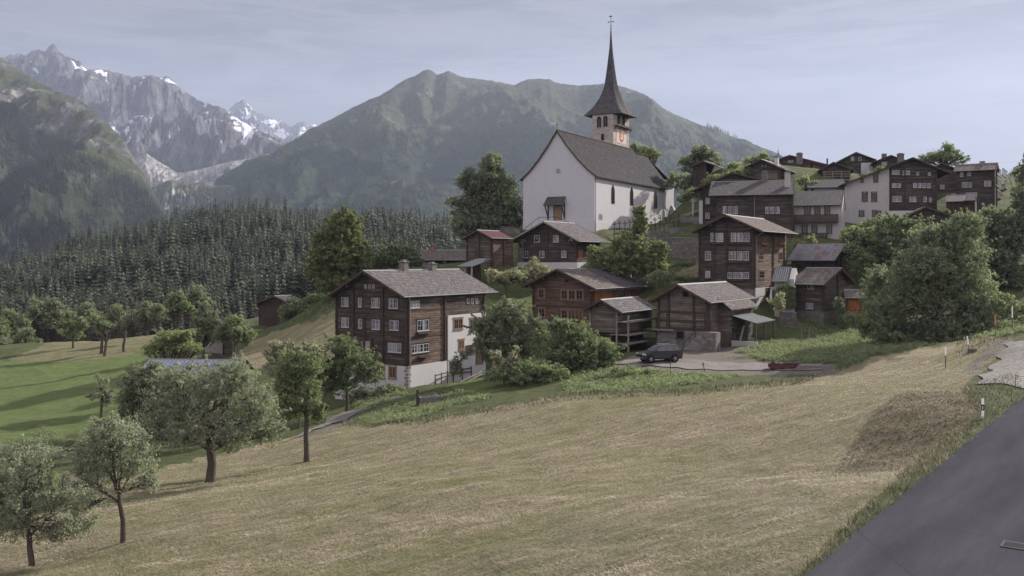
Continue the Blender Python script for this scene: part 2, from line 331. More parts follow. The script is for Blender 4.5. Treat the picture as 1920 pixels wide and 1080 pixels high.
for c in CP:
    px, py, Y = c[:3]; z = c[3] if len(c) > 3 else (CY-py)/F*Y
    _P.append(((px-CX)/F*Y, Y, z))
_P = np.array(_P)
def _tps(r2): return np.where(r2 > 1e-9, r2*np.log(np.maximum(r2, 1e-9)), 0)
_n = len(_P); _K = _tps(((_P[:, None, :2]-_P[None, :, :2])**2).sum(-1)) + np.eye(_n)*3.0
_A = np.zeros((_n+3, _n+3)); _A[:_n, :_n] = _K; _Q = np.c_[np.ones(_n), _P[:, :2]]; _A[:_n, _n:] = _Q; _A[_n:, :_n] = _Q.T
_w = np.linalg.solve(_A, np.r_[_P[:, 2], 0, 0, 0])
HC_px = [-700, 0, 100, 200, 290, 400, 540, 640, 700, 840, 950, 1300, 2400]
HC_py = [520, 505, 458, 432, 408, 384, 382, 396, 394, 408, 425, 450, 450]
def hill(px, Y):
    pc = np.interp(px, HC_px, HC_py); Yc = np.interp(px, [-700, 0, 300, 540, 900, 2400], [520, 560, 640, 680, 700, 700])
    zc = (CY-pc)/F*Yc - 15
    z0 = np.interp(px, [-700, 100, 600, 1000, 1500, 2400], [-34, -30, -22, -12, -5, -5])
    t = np.clip((Y-250)/(Yc-250), 0, 1); z = z0 + (zc-z0)*(t**1.15)
    back = np.clip((Y-Yc)/700, 0, 1); return z - back*260
def gz(x, y):
    x = np.atleast_1d(np.asarray(x, float)); y = np.atleast_1d(np.asarray(y, float)); sh = x.shape; x = x.ravel(); y = y.ravel()
    o = np.empty(len(x))
    for i in range(0, len(x), 20000):
        a = x[i:i+20000]; b = np.minimum(y[i:i+20000], 260)
        aa = a * np.where(y[i:i+20000] > 260, 260/np.maximum(y[i:i+20000], 1), 1)
        o[i:i+20000] = _tps((aa[:, None]-_P[None, :, 0])**2 + (b[:, None]-_P[None, :, 1])**2) @ _w[:_n] + _w[_n] + _w[_n+1]*aa + _w[_n+2]*b
    px = x/np.maximum(y, 1)*F + CX; k = sstep(205, 255, y); o = o*(1-k) + hill(px, y)*k
    o += k*fbm(x/60, y/60, 4, 5)*5*sstep(230, 350, y)
    rough = .10*fbm(x/3.2, y/3.2, 3, 9) + .25*fbm(x/14, y/14, 2, 4)*sstep(40, 90, y)
    # hump of rough grass between the meadow and the road
    hx, hy = W(1700, 800, 50)[:2]; d2 = ((x-hx)*.8 + (y-hy)*.6)**2/110 + (-(x-hx)*.6 + (y-hy)*.8)**2/7; o += .5*np.exp(-d2)
    rd = 1-sstep(.05, 1.9, road_d(x, y)); o = o*(1-rd) + (-8.06)*rd + rough*(1-rd)*np.where(y < 120, 1, 1.5)
    return o.reshape(sh)
RA = np.array([7.3, 23.5]); RB = np.array([29.2, 53.5]); _rd = (RB-RA)/np.linalg.norm(RB-RA); _rn = np.array([_rd[1], -_rd[0]]); ROADW = 6.2
def road_d(x, y):
    """metres outside the main road's strip (negative inside)"""
    s = (x-RA[0])*_rn[0] + (y-RA[1])*_rn[1]; t = (x-RA[0])*_rd[0] + (y-RA[1])*_rd[1]
    return np.maximum(np.maximum(-s, s-ROADW), (t-75)*.5)
def gzs(x, y): return float(gz(x, y)[0])
def inpoly(px, py, poly):
    r = np.zeros(px.shape, bool); n = len(poly)
    for i in range(n):
        x0, y0 = poly[i]; x1, y1 = poly[(i+1) % n]
        c = ((y0 > py) != (y1 > py)) & (px < (x1-x0)*(py-y0)/(y1-y0+1e-12)+x0); r ^= c
    return r
ZON = {
 'dry': [[(-600,1400),(-600,980),(0,1010),(130,930),(300,880),(540,822),(650,795),(800,790),(930,765),(1060,744),(1300,735),(1500,716),(1640,670),(1790,642),(1870,630),(1880,660),(1800,730),(1840,780),(1700,880),(1560,1010),(1500,1080),(1350,1400)],
         [(20,672),(120,632),(250,612),(330,606),(330,622),(240,668),(120,680),(20,682)],
         [(400,700),(470,640),(625,585),(640,600),(635,660),(450,700)],
         [(1255,520),(1310,490),(1312,520),(1260,530)]],
 'lush': [[(-600,700),(0,676),(120,680),(240,668),(300,640),(330,700),(290,780),(180,800),(90,830),(0,850),(-600,900)], [(860,565),(1000,555),(1000,580),(860,590)], [(840,715),(940,690),(960,730),(860,745)]],
 'dirt': [[(1180,668),(1290,668),(1430,676),(1570,682),(1565,702),(1400,704),(1280,700),(1180,694),(1145,684)], [(1270,668),(1290,650),(1420,648),(1440,660),(1340,676)],
          [(1800,700),(1820,680),(1850,645),(1900,632),(1900,650),(1860,665),(1835,705)], [(560,830),(620,786),(745,740),(757,748),(640,800)], [(90,905),(200,870),(230,890),(110,925)]],
 'brown': [[(1585,850),(1640,780),(1690,742),(1760,735),(1835,745),(1835,785),(1760,820),(1690,868),(1600,895)], [(400,560),(450,545),(470,570),(560,540),(540,600),(420,600)]],
}
us = np.linspace(-.86, .86, 760); Ys = np.concatenate([8*np.exp(np.linspace(0, math.log(260/8), 560)), np.linspace(264, 1500, 150)])
UU, YY = np.meshgrid(us, Ys); XX = UU*YY; ZZ = gz(XX, YY); PX = UU*F+CX; PY = CY-ZZ/YY*F
nr, nc = XX.shape; idx = np.arange(nr*nc).reshape(nr, nc)
Fq = np.stack([idx[:-1, :-1], idx[:-1, 1:], idx[1:, 1:], idx[1:, :-1]], -1).reshape(-1, 4)
att = {}
jx = fbm(XX/2.5, YY/2.5, 3, 21)*np.clip(1600/YY, 4, 40)*.35; jy = jx*.45
for k, polys in ZON.items():
    a = np.zeros(XX.shape, bool)
    for p in polys: a |= inpoly(PX+jx, PY+jy, p)
    a &= YY < 210 if k != 'brown' else YY < 700
    a = a.astype(float)
    if k == 'dry': a[(PX < 345) & (PY < 690)] *= .55
    att[k] = ('POINT', a.ravel())
me = np_mesh('ground', np.stack([XX, YY, ZZ], -1).reshape(-1, 3), Fq, True, att)
def m_ground():
    m, nt, b = newmat('ground'); P = worldpos(nt)
    def A(n): return N(nt, 'ShaderNodeAttribute', attribute_name=n).outputs['Fac']
    big = noise(nt, P, .09, 5, .6); mid = noise(nt, P, .8, 6, .7); fine = noise(nt, P, 7, 6, .75)
    st = noise(nt, worldpos(nt, (.035, .75, .5), (0, 0, R(-32))), 1.0, 5, .65, .3)       # mowing swaths
    st2 = noise(nt, worldpos(nt, (.28, 2.6, 1), (0, 0, R(-32))), 1.0, 6, .75, .6)
    herb = ramp(nt, mid, [(.25, (.030, .040, .018)), (.5, (.065, .082, .035)), (.75, (.125, .135, .062))]); herb = mixc(nt, ramp(nt, big, [(.35, 0), (.7, .6)]), herb, (.075, .085, .032))
    hay = ramp(nt, mth(nt, 'ADD', mth(nt, 'MULTIPLY', fine, .55), mth(nt, 'MULTIPLY', st2, .45)), [(.36, (.075, .070, .045)), (.46, (.17, .148, .10)), (.54, (.29, .245, .175)), (.66, (.43, .37, .28))])
    gr = ramp(nt, fine, [(.3, (.085, .095, .034)), (.7, (.22, .215, .09))])
    dry = mixc(nt, ramp(nt, mth(nt, 'ADD', mth(nt, 'MULTIPLY', st, .62), mth(nt, 'MULTIPLY', mid, .38)), [(.38, .95), (.47, .5), (.56, .1)]), hay, gr)
    lush = ramp(nt, mth(nt, 'ADD', mth(nt, 'MULTIPLY', mid, .5), mth(nt, 'MULTIPLY', fine, .5)), [(.3, (.060, .088, .030)), (.7, (.150, .190, .075))])
    lush = mixc(nt, ramp(nt, noise(nt, worldpos(nt, (.05, .5, .5), (0, 0, R(-12))), 1, 3), [(.35, .0), (.65, .5)]), lush, (.085, .115, .038))
    dirt = ramp(nt, fine, [(.25, (.085, .075, .064)), (.7, (.19, .17, .15))]); brn = ramp(nt, mth(nt, 'ADD', mth(nt, 'MULTIPLY', mid, .5), mth(nt, 'MULTIPLY', fine, .5)), [(.32, (.05, .042, .024)), (.5, (.105, .085, .056)), (.68, (.20, .165, .115))])
    a = mixc(nt, A('dry'), herb, dry); a = mixc(nt, A('lush'), a, lush); a = mixc(nt, mth(nt, 'MULTIPLY', A('brown'), ramp(nt, mid, [(.35, .35), (.6, .95)])), a, brn); a = mixc(nt, A('dirt'), a, dirt)
    L(nt, a, b.inputs['Base Color']); b.inputs['Roughness'].default_value = .95; b.inputs['Specular IOR Level'].default_value = .1
    bump(nt, b, mth(nt, 'ADD', mth(nt, 'ADD', fine, mth(nt, 'MULTIPLY', mid, 1.2)), mth(nt, 'MULTIPLY', st2, 1.0)), .22, 1.0); return m
tag(link('ground', me, m_ground()), kind='structure')
vm, vnt, vb = newmat('valley_floor'); L(vnt, ramp(vnt, noise(vnt, worldpos(vnt), .004, 6), [(.3, (.03, .045, .02)), (.7, (.06, .08, .03))]), vb.inputs['Base Color'])
v = MB().add([(-26000, -4000, -290), (26000, -4000, -290), (26000, 24000, -290), (-26000, 24000, -290)], [(0, 1, 2, 3)]); tag(v.build('valley_floor', vm), kind='structure')
# ---- main road
def strip(name, mat, quad_fn, nu, nv, lift):
    V = []
    for j in range(nv+1):
        for i in range(nu+1):
            x, y = quad_fn(i/nu, j/nv); V.append((x, y))
    V = np.array(V); z = gz(V[:, 0], V[:, 1]) + lift; id_ = np.arange((nu+1)*(nv+1)).reshape(nv+1, nu+1)
    Fs = np.stack([id_[:-1, :-1], id_[:-1, 1:], id_[1:, 1:], id_[1:, :-1]], -1).reshape(-1, 4)
    return tag(link(name, np_mesh(name, np.c_[V, z], Fs, True), mat), kind='structure')
am, ant, ab = newmat('asphalt')
an = noise(ant, worldpos(ant), 40, 4, .7); an2 = noise(ant, worldpos(ant, (.22, 1.3, 1), (0, 0, R(-53.8))), .8, 5, .6)
aa_ = mixc(ant, .5, ramp(ant, an, [(.3, (.036, .036, .042)), (.7, (.074, .074, .086))]), ramp(ant, an2, [(.3, (.034, .034, .040)), (.7, (.074, .073, .083))]))
ave = N(ant, 'ShaderNodeTexVoronoi', feature='DISTANCE_TO_EDGE'); L(ant, worldpos(ant), ave.inputs['Vector']); ave.inputs['Scale'].default_value = .11
aa_ = mixc(ant, ramp(ant, ave.outputs['Distance'], [(0, .5), (.0035, 0)]), aa_, (.035, .035, .038))
L(ant, aa_, ab.inputs['Base Color']); ab.inputs['Roughness'].default_value = 1.0; ab.inputs['Specular IOR Level'].default_value = .0; bump(ant, ab, an, .02, 1.0)
def _road(i, j):
    t = -22 + j*92; s = i*ROADW; jit = (.035*math.sin(t*.9)+.02*math.sin(t*2.3+1)) if i == 0 else 0; s += jit
    return RA[0]+_rd[0]*t+_rn[0]*s, RA[1]+_rd[1]*t+_rn[1]*s
road = strip('road', am, _road, 16, 420, .055)
# drain cover near the lower right corner
dc = W(1903, 1020, 26.0); t = empty('drain_cover', (dc.x, dc.y, gzs(dc.x, dc.y)+.062), R(-36), label='square iron drain grate set in the asphalt at the lower right', cat='drain cover')
g = MB()
for a in range(7): g.box(-.27, .27, -.27+a*.083, -.235+a*.083, 0, .022)
g.build('grate', IRON, t); g = MB()
for a in (-1, 1): g.box(a*.30-.03, a*.30+.03, -.33, .33, 0, .02); g.box(-.27, .27, a*.30-.03, a*.30+.03, 0, .02)
g.build('frame', IRON, t)
# paved apron
pm, pnt, pb = newmat('setts'); pbr = N(pnt, 'ShaderNodeTexBrick'); L(pnt, worldpos(pnt, (1, 1, 1), (0, 0, R(-40))), pbr.inputs['Vector']); pbr.inputs['Scale'].default_value = 1
pbr.inputs['Brick Width'].default_value = .42; pbr.inputs['Row Height'].default_value = .3; pbr.inputs['Mortar Size'].default_value = .035
pbr.inputs['Color1'].default_value = (.15, .145, .145, 1); pbr.inputs['Color2'].default_value = (.22, .212, .21, 1); pbr.inputs['Mortar'].default_value = (.06, .06, .045, 1)
pn_ = noise(pnt, worldpos(pnt), 3, 5, .7); L(pnt, mixc(pnt, ramp(pnt, pn_, [(.4, 0), (.75, .55)]), pbr.outputs[0], (.11, .105, .08)), pb.inputs['Base Color']); pb.inputs['Roughness'].default_value = .9
bump(pnt, pb, mth(pnt, 'SUBTRACT', 1, pbr.outputs['Fac']), .03)
def ppt(px, py, Y0):
    """ground point seen at a photo pixel (march along the ray)"""
    u = (px-CX)/F; v_ = (CY-py)/F; Yr = np.linspace(10, 240, 1400); g_ = gz(u*Yr, Yr); d = g_ - v_*Yr
    k = np.where(d > 0)[0]; Yh = Yr[k[0]] if len(k) else Y0
    if abs(Yh-Y0) > 25: Yh = Y0
    return u*Yh, Yh
pc = [ppt(1828, 722, 60), ppt(1985, 735, 56), ppt(2040, 632, 78), ppt(1888, 645, 76)]
def _pav(i, j):
    w_ = .35*math.sin(j*23)*(1-i); a = [pc[0][k]*(1-j)+pc[3][k]*j for k in (0, 1)]; b_ = [pc[1][k]*(1-j)+pc[2][k]*j for k in (0, 1)]
    return a[0]*(1-i)+b_[0]*i+w_, a[1]*(1-i)+b_[1]*i
strip('pavement', pm, _pav, 30, 40, .07)
gm, gnt, gb = newmat('gravel'); L(gnt, ramp(gnt, noise(gnt, worldpos(gnt), 5, 6, .8), [(.3, (.085, .078, .072)), (.7, (.20, .187, .175))]), gb.inputs['Base Color']); gb.inputs['Roughness'].default_value = .95
def poly_strip(name, mat, left, right, lift, n=60):
    Lp = [ppt(*p) for p in left]; Rp = [ppt(*p) for p in right]
    def f(i, j):
        q = j*(len(Lp)-1); k = min(int(q), len(Lp)-2); r = q-k
        a = [Lp[k][c]*(1-r)+Lp[k+1][c]*r for c in (0, 1)]; b_ = [Rp[k][c]*(1-r)+Rp[k+1][c]*r for c in (0, 1)]
        w_ = .18*math.sin(j*47+i*9); return a[0]*(1-i)+b_[0]*i+w_, a[1]*(1-i)+b_[1]*i+w_
    return strip(name, mat, f, 28, n*3, lift)
poly_strip('village_road', gm, [(1150,685,85),(1280,692,84),(1430,695,82),(1545,694,84)], [(1190,671,93),(1290,675,92),(1430,682,88),(1540,687,87)], .07, 90)
poly_strip('footpath', gm, [(520,835,70),(620,797,76),(700,766,84),(752,748,90)], [(540,826,73),(622,785,79),(690,757,87),(742,741,92)], .09)

# ------------------------------------------------------------------ mountains (ridge outlines give crest heights at real distances)
def z5(pts): return [(x/2.7, 60+y/2.7) for x, y in pts]
def z8(pts): return [(640+x/3, 100+y/3) for x, y in pts]
def mountain(name, sil, Dk, Wd, foot, mat, nx, ny, amp, L1, seed, p=1.0, crest=3, bk=.6, lean=0.0, kind='structure', jag=0):
    sil = sorted(sil); sx = np.array([s[0] for s in sil]); sy = np.array([s[1] for s in sil])
    px = np.linspace(sx[0], sx[-1], nx); py = np.interp(px, sx, sy); ker = np.ones(5)/5; 
    py = py + jag*fbm(px/9, px*0+seed, 5, seed)
    D = np.interp(px, [k[0] for k in Dk], [k[1] for k in Dk]); zc = (CY-py)/F*D
    v = np.concatenate([np.linspace(-bk, 0, 10)[:-1], np.linspace(0, 1, ny)])[:, None]
    d = D[None, :] - v*Wd*np.where(v < 0, .6, 1); lat = lean*np.clip(v, 0, 1)*Wd
    X = (px[None, :]-CX)/F*D[None, :]*(1-.25*np.clip(v, 0, 1)) + lat; Yw = d + 0*X
    vc = np.clip(v, 0, 1); z = foot + (zc[None, :]-foot)*(1-vc)**p
    env = np.minimum(1, vc*crest)**.8 * (1-vc*.75)
    rn = ridged(X/L1, Yw/(L1*2.2), 7, seed) - 1.05; rn2 = ridged(X/(L1*.3)+7, Yw/(L1*.55), 5, seed+3)-1.0
    z = z + amp*env*(rn + .32*rn2) - np.where(v < 0, -v*1.4*(zc[None, :]-foot)*.8, 0)
    lim = zc[None, :]*Yw/D[None, :]; k_ = .004*np.abs(Yw); ex = (z-lim)/k_
    z = np.where(v >= 0, lim - k_*np.where(-ex > 20, -ex, np.log1p(np.exp(np.clip(-ex, -30, 20)))), z)
    idx = np.arange(z.size).reshape(z.shape); Fs = np.stack([idx[1:, :-1], idx[1:, 1:], idx[:-1, 1:], idx[:-1, :-1]], -1).reshape(-1, 4)
    me = np_mesh(name, np.stack([X, Yw, z], -1).reshape(-1, 3), Fs, False)
    o = tag(link(name, me, mat), kind=kind); return o, X, Yw, z
def m_mtn(name, scale, rock, grass, z_grass, z_snow, forest=None, z_forest=None, snow=0.0, grassy=.5, rp=0):
    m, nt, b = newmat(name); P = worldpos(nt); g = N(nt, 'ShaderNodeNewGeometry'); sp = N(nt, 'ShaderNodeSeparateXYZ'); L(nt, P, sp.inputs[0])
    nz = N(nt, 'ShaderNodeSeparateXYZ'); L(nt, g.outputs['Normal'], nz.inputs[0])
    n1 = noise(nt, P, 1/(scale*.5), 8, .68); n2 = noise(nt, P, 1/(scale*.08), 7, .72); n3 = noise(nt, worldpos(nt, (1, .4, .35)), 1/(scale*.12), 7, .72, .6)
    a = ramp(nt, n3, [(.34, sc3(rock, .3)), (.46, sc3(rock, .7)), (.54, rock), (.66, sc3(rock, 2.0))])
    up = nz.outputs[2]
    def band(z0, dz):
        t = mth(nt, 'ADD', sp.outputs[2], mth(nt, 'MULTIPLY', mth(nt, 'SUBTRACT', n1, .5), dz*3.5)); mr = N(nt, 'ShaderNodeMapRange'); L(nt, t, mr.inputs[0])
        mr.inputs[1].default_value = z0-dz; mr.inputs[2].default_value = z0+dz; mr.inputs[3].default_value = 1; mr.inputs[4].default_value = 0; return mr.outputs[0]
    gc = ramp(nt, n2, [(.3, sc3(grass, .55)), (.55, grass), (.75, sc3(grass, 1.7))])
    gf = mth(nt, 'MULTIPLY', band(z_grass, abs(z_grass)*.18+40), ramp(nt, mth(nt, 'ADD', up, mth(nt, 'MULTIPLY', mth(nt, 'SUBTRACT', n2, .5), .9)), [(.62-grassy*.6, 0), (.78-grassy*.5, 1)]))
    if rp:
        cl = noise(nt, worldpos(nt, (1, .5, .9)), 1/(scale*.9), 9, .72, .4); gf = mth(nt, 'MULTIPLY', gf, ramp(nt, cl, [(rp-.03, 0), (rp+.03, 1)]))
    a = mixc(nt, gf, a, gc)
    if forest:
        fc = ramp(nt, n2, [(.35, sc3(forest, .55)), (.65, sc3(forest, 1.4))])
        ff = mth(nt, 'MULTIPLY', band(z_forest, abs(z_forest)*.15+40), ramp(nt, mth(nt, 'ADD', mth(nt, 'MULTIPLY', n1, .7), mth(nt, 'MULTIPLY', n2, .3)), [(.38, 0), (.46, 1)]))
        a = mixc(nt, ff, a, fc)
    if snow:
        sn = noise(nt, worldpos(nt, (1, .6, .8)), 1/(scale*.62), 6, .62, .5); sf = mth(nt, 'MULTIPLY', mth(nt, 'SUBTRACT', 1, band(z_snow, 100)), ramp(nt, sn, [(.66-snow*.2, 0), (.68-snow*.2, 1)]))
        a = mixc(nt, sf, a, (.72, .73, .78))
    L(nt, a, b.inputs['Base Color']); b.inputs['Roughness'].default_value = .95; b.inputs['Specular IOR Level'].default_value = .05
    bump(nt, b, mth(nt, 'ADD', n3, mth(nt, 'MULTIPLY', n2, .6)), scale*.09, 1.0); return m
# farthest snowy peak
mountain('far_mountain', z5([(1000,520),(1080,460),(1150,393),(1165,372),(1195,345),(1230,316),(1255,345),(1275,372),(1300,395),(1330,405),(1380,425),(1405,445),(1425,437),(1460,458),(1480,466),(1505,445),(1535,440),(1560,452),(1600,460),(1700,500),(1800,560)]),
    [(0, 9800)], 2600, -50, m_mtn('far_rock', 260, (.09, .09, .10), (.08, .09, .05), 500, 700, snow=.46), 420, 120, 320, 420, 3, 1.0, 4, jag=2.2)
# rock massif with glaciers' remains
mountain('rock_massif', z5([(-500,110),(-200,140),(0,150),(40,132),(75,112),(100,96),(125,110),(150,92),(180,73),(205,78),(228,86),(245,62),(267,44),(285,62),(305,85),(330,108),(360,118),(410,140),(425,160),(460,182),(500,190),(530,191),(580,192),(620,200),(660,214),(700,217),(740,220),(790,216),(860,216),(880,240),(915,275),(960,300),(1000,330),(1040,347),(1090,360),(1140,376),(1165,405),(1200,432),(1250,455),(1300,478),(1370,510),(1440,545),(1500,570),(1620,620),(1750,660)]),
    [(0, 6600), (200, 6300), (420, 5600), (560, 5200), (700, 5000)], 2300, -160, m_mtn('massif_rock', 330, (.105, .102, .108), (.07, .085, .042), 480, 600, snow=.42), 900, 300, 430, 520, 11, .85, 4, jag=1.8)
# left flank: grassy shoulder, cliffs, forest below
_, FX, FY, FZ = mountain('left_mountain', z5([(-900,-60),(-400,60),(0,115),(60,150),(130,200),(200,245),(300,290),(400,330),(450,365),(500,420),(560,470),(600,505),(630,545),(660,610),(700,690),(740,770),(790,860),(850,930),(900,990),(980,1040),(1100,1090)]),
    [(-400, 3400), (0, 3000), (110, 2700), (230, 2300), (330, 1900), (420, 1700)], 1750, -290, m_mtn('left_mountain_ground', 150, (.135, .13, .125), (.062, .072, .036), 700, 9999, forest=(.026, .036, .018), z_forest=200, grassy=.8, rp=.47), 560, 420, 190, 300, 23, .92, 3, lean=-.15, jag=.9)
# low rocky knolls at the head of the gorge
mountain('rocky_knolls', z5([(560,900),(640,820),(700,780),(730,790),(800,760),(860,735),(900,742),(960,750),(1040,745),(1100,765),(1160,760),(1230,790),(1290,850),(1400,900),(1500,960)]), [(0, 3200)], 900, -290, m_mtn('knoll_rock', 90, (.27, .255, .24), (.05, .065, .03), 300, 9999, forest=(.035, .05, .024), z_forest=20, grassy=.55), 340, 160, 90, 120, 31, .8, 3, jag=1.2)
# terrace with pasture under the massif, right of the cliffs
mountain('moraine_slope', z5([(640,700),(700,620),(740,600),(800,640),(900,700),(980,690),(1060,670),(1120,655),(1180,640),(1280,625),(1350,605),(1420,598),(1500,640),(1650,720)]), [(0, 4300)], 1100, -250, m_mtn('moraine', 110, (.24, .23, .22), (.075, .085, .045), 300, 9999, grassy=.6), 300, 120, 90, 160, 37, .8, 3, jag=1.0)
# central mountain
_, MX, MY, MZ = mountain('central_mountain', z5([(1090,860),(1120,800),(1165,752),(1180,700),(1210,668),(1260,632),(1330,612),(1400,600),(1440,578),(1480,550),(1530,515),(1600,470),(1660,440)]) + z8([(0,325),(60,292),(110,270),(170,240),(230,220),(290,180),(330,152),(370,127),(400,118),(440,98),(460,82),(490,75),(510,82),(540,107),(570,97),(600,84),(630,95),(660,112),(700,122),(760,128),(820,136),(900,150),(975,165),(1010,145),(1050,131),(1110,128),(1170,131),(1200,145),(1230,156),(1290,162),(1340,166),(1400,162),(1470,156),(1560,166),(1630,188),(1700,212),(1760,255),(1800,290),(1860,320),(1920,345)]) + [(1310,228),(1370,250),(1420,268),(1462,288),(1520,310),(1600,335),(1800,380),(2100,420),(2500,440)],
    [(430, 3900), (800, 4300), (1100, 4200), (1500, 3600), (2300, 3400)], 2700, -290, m_mtn('central_mountain_ground', 200, (.12, .115, .105), (.056, .066, .034), 900, 9999, forest=(.026, .040, .022), z_forest=420, grassy=.9, rp=.40), 900, 420, 150, 560, 47, 1.0, 2.2, jag=.8)
# ------------------------------------------------------------------ haze: an even, thin mountain air
hz = bpy.data.materials.new('air'); hz.use_nodes = True; hn = hz.node_tree; hn.nodes.clear()
ho = hn.nodes.new('ShaderNodeOutputMaterial'); hv = hn.nodes.new('ShaderNodeVolumePrincipled'); hv.inputs['Color'].default_value = (.64, .75, 1, 1)
hv.inputs['Density'].default_value = HAZE = 5.5e-5; hv.inputs['Anisotropy'].default_value = .2; hn.links.new(hv.outputs[0], ho.inputs['Volume'])
tag(MB().box(-14000, 14000, -600, 14500, -760, 2750).build('haze', hz), kind='stuff')

# ------------------------------------------------------------------ buildings
def conv(zc):
    ox, oy, s = zc; return lambda x, y: (ox+x/s, oy+y/s)
ZA = conv((600, 490, 4.153)); ZB = conv((940, 230, 4.908)); ZC = conv((840, 400, 4.8)); ZF = conv((960, 480, 4.91)); ZH = conv((1200, 500, 5.4))
ZI = conv((1290, 380, 4.5)); ZR = conv((1260, 270, 5.647)); ZS = conv((1560, 260, 5.333)); ZT = conv((1090, 10, 3.857)); ZL = conv((0, 360, 3.0)); ZQ = conv((560, 380, 4.8)); I1 = lambda x, y: (x, y)
DBG = False
class House:
    """local axes: +x to the right along the front face (front = plane y 0, x from -wl to 0), +y along the right face (plane x 0)"""
    def __init__(s, name, label, cat, corner, Y, th, pl, pr=None, wr=None, group=None, Z=I1):
        s.th = R(th); s.P = W(corner[0], corner[1], Y); s.Z = Z; s.n = 0
        s.ex = Vector((math.cos(s.th), -math.sin(s.th), 0)); s.ey = Vector((math.sin(s.th), math.cos(s.th), 0))
        def t(px, d):
            u = (px-CX)/F; return (u*s.P.y - s.P.x)/(d.x - u*d.y)
        s.wl = t(pl, -s.ex); s.wr = wr if wr else t(pr, s.ey)
        s.e = empty(name, s.P, -s.th, label=label, cat=cat, group=group)
    def pt(s, face, px, py, c=0.0):
        """local point where the photo pixel's ray meets the plane y=c (face 'F') or x=c (face 'R')"""
        r = Vector(((px-CX)/F, 1, (CY-py)/F)); o = -s.P
        ro = Vector((o.dot(s.ex), o.dot(s.ey), o.z)); rr = Vector((r.dot(s.ex), r.dot(s.ey), r.z))
        t = (c - ro.y)/rr.y if face == 'F' else (c - ro.x)/rr.x
        return ro + rr*t
    # ---- body and roof
    def roofR(s, TL, AP, TR, BR=None, og=.9, depth=None, mat=None, wall=LOG, th=.16, z0=-4, fascia=TRIM, ob=.7, wallname='wall', mono=False, wall_top=None):
        """ridge runs along y, gable on the front; pixels: left tip, apex, right tip on the roof's front edge, back right corner"""
        a = s.pt('F', *AP, -og); l = s.pt('F', *TL, -og); r = s.pt('F', *TR, -og)
        yb = s.pt('R', *BR, r.x).y if BR else (depth or s.wr)+ob
        s.rx, s.rz = a.x, a.z; s.sl = (a.z-l.z)/(a.x-l.x); s.sr = (a.z-r.z)/(r.x-a.x)
        under = lambda x: s.rz - th*1.15 - (s.sl*(s.rx-x) if x < s.rx else s.sr*(x-s.rx))
        s.under = under
        s.body = MB().prism([(-s.wl, z0), (0, z0), (0, under(0)), (s.rx, under(s.rx)), (-s.wl, under(-s.wl))], 'y', 0, s.wr).build(wallname, wall, s.e)
        rf = MB()
        for x0, z0_, x1, z1_ in ((l.x, l.z, a.x, a.z), (r.x, r.z, a.x, a.z)):
            rf.prism([(x0, z0_), (x1, z1_), (x1, z1_-th*1.1), (x0, z0_-th)], 'y', -og, yb)
        s.roof = rf.build('roof', mat or SLATE['y'], s.e)
        f = MB(); fbk = MB()
        for x0, z0_ in ((l.x, l.z), (r.x, r.z)):
            sg = 1 if x0 > a.x else -1
            f.beam((x0, -og-.03, z0_-.09), (a.x, -og-.03, a.z-.09), .05, .22); fbk.beam((x0, yb+.03, z0_-.09), (a.x, yb+.03, a.z-.09), .05, .22)
        f.build('barge_board', fascia, s.e); fbk.build('barge_board', fascia, s.e)
        p = MB()     # purlins under the overhang
        for q in (-s.wl+.1, (-s.wl+s.rx)/2, s.rx, s.rx/2, -.1):
            MB().box(q-.11, q+.11, -og+.12, .05, under(q)-.30, under(q)-.03).build('purlin', TRIM, s.e)
        g = MB()
        g.tube([(r.x+.07, -og, r.z-.06), (r.x+.07, yb, r.z-.06)], .065, 6); g.build('gutter', METAL, s.e); MB().tube([(l.x-.07, -og, l.z-.06), (l.x-.07, yb, l.z-.06)], .065, 6).build('gutter', METAL, s.e)
        rg = MB(); rg.prism([(a.x-.16, a.z-.02-.16*s.sl), (a.x, a.z+.05), (a.x+.16, a.z-.02-.16*s.sr)], 'y', -og, yb); rg.build('ridge_cap', METAL, s.roof)
        s.yb = yb; s.tip = r; s.ltip = l; return s
    def roofL(s, AP, FT, BT=None, FL=None, og=.7, mat=None, wall=LOG, th=.16, z0=-4, ol=.6, fascia=TRIM, slope=.42, oe=.8, gab=False):
        """ridge runs along x, gable on the right face; apex and front tip lie on the roof's right edge"""
        f_ = s.pt('F', *FT, -oe); og = f_.x
        r = Vector(((AP[0]-CX)/F, 1, (CY-AP[1])/F)); o = -s.P
        ro = Vector((o.dot(s.ex), o.dot(s.ey), o.z)); rr = Vector((r.dot(s.ex), r.dot(s.ey), r.z))
        t = (f_.z - ro.z + slope*(ro.y-f_.y))/(rr.z - slope*rr.y); a = ro + rr*t
        if gab: a = s.pt('R', *AP, gab); f_ = s.pt('R', *FT, gab); og = gab
        if DBG: print(s.e.name, 'ridge y', round(a.y, 2), 'rise', round(a.z-f_.z, 2), 'og', round(og, 2), 'wr', round(s.wr, 2), 'wl', round(s.wl, 2))
        b_ = Vector((og, 2*a.y-f_.y, f_.z))
        if gab and BT: b_ = s.pt('R', *BT, gab)
        xl = s.pt('F', *FL, f_.y).x if FL else -s.wl-ol
        s.ry, s.rz = a.y, a.z; s.sf = (a.z-f_.z)/(a.y-f_.y); s.sb = (a.z-b_.z)/(b_.y-a.y)
        under = lambda y: s.rz - th*1.15 - (s.sf*(s.ry-y) if y < s.ry else s.sb*(y-s.ry))
        s.under = under; s.wr = s.wr if gab else a.y*2
        s.body = MB().prism([(0, z0), (s.wr, z0), (s.wr, under(s.wr)), (s.ry, under(s.ry)), (0, under(0))], 'x', -s.wl, 0).build('wall', wall, s.e)
        rf = MB()
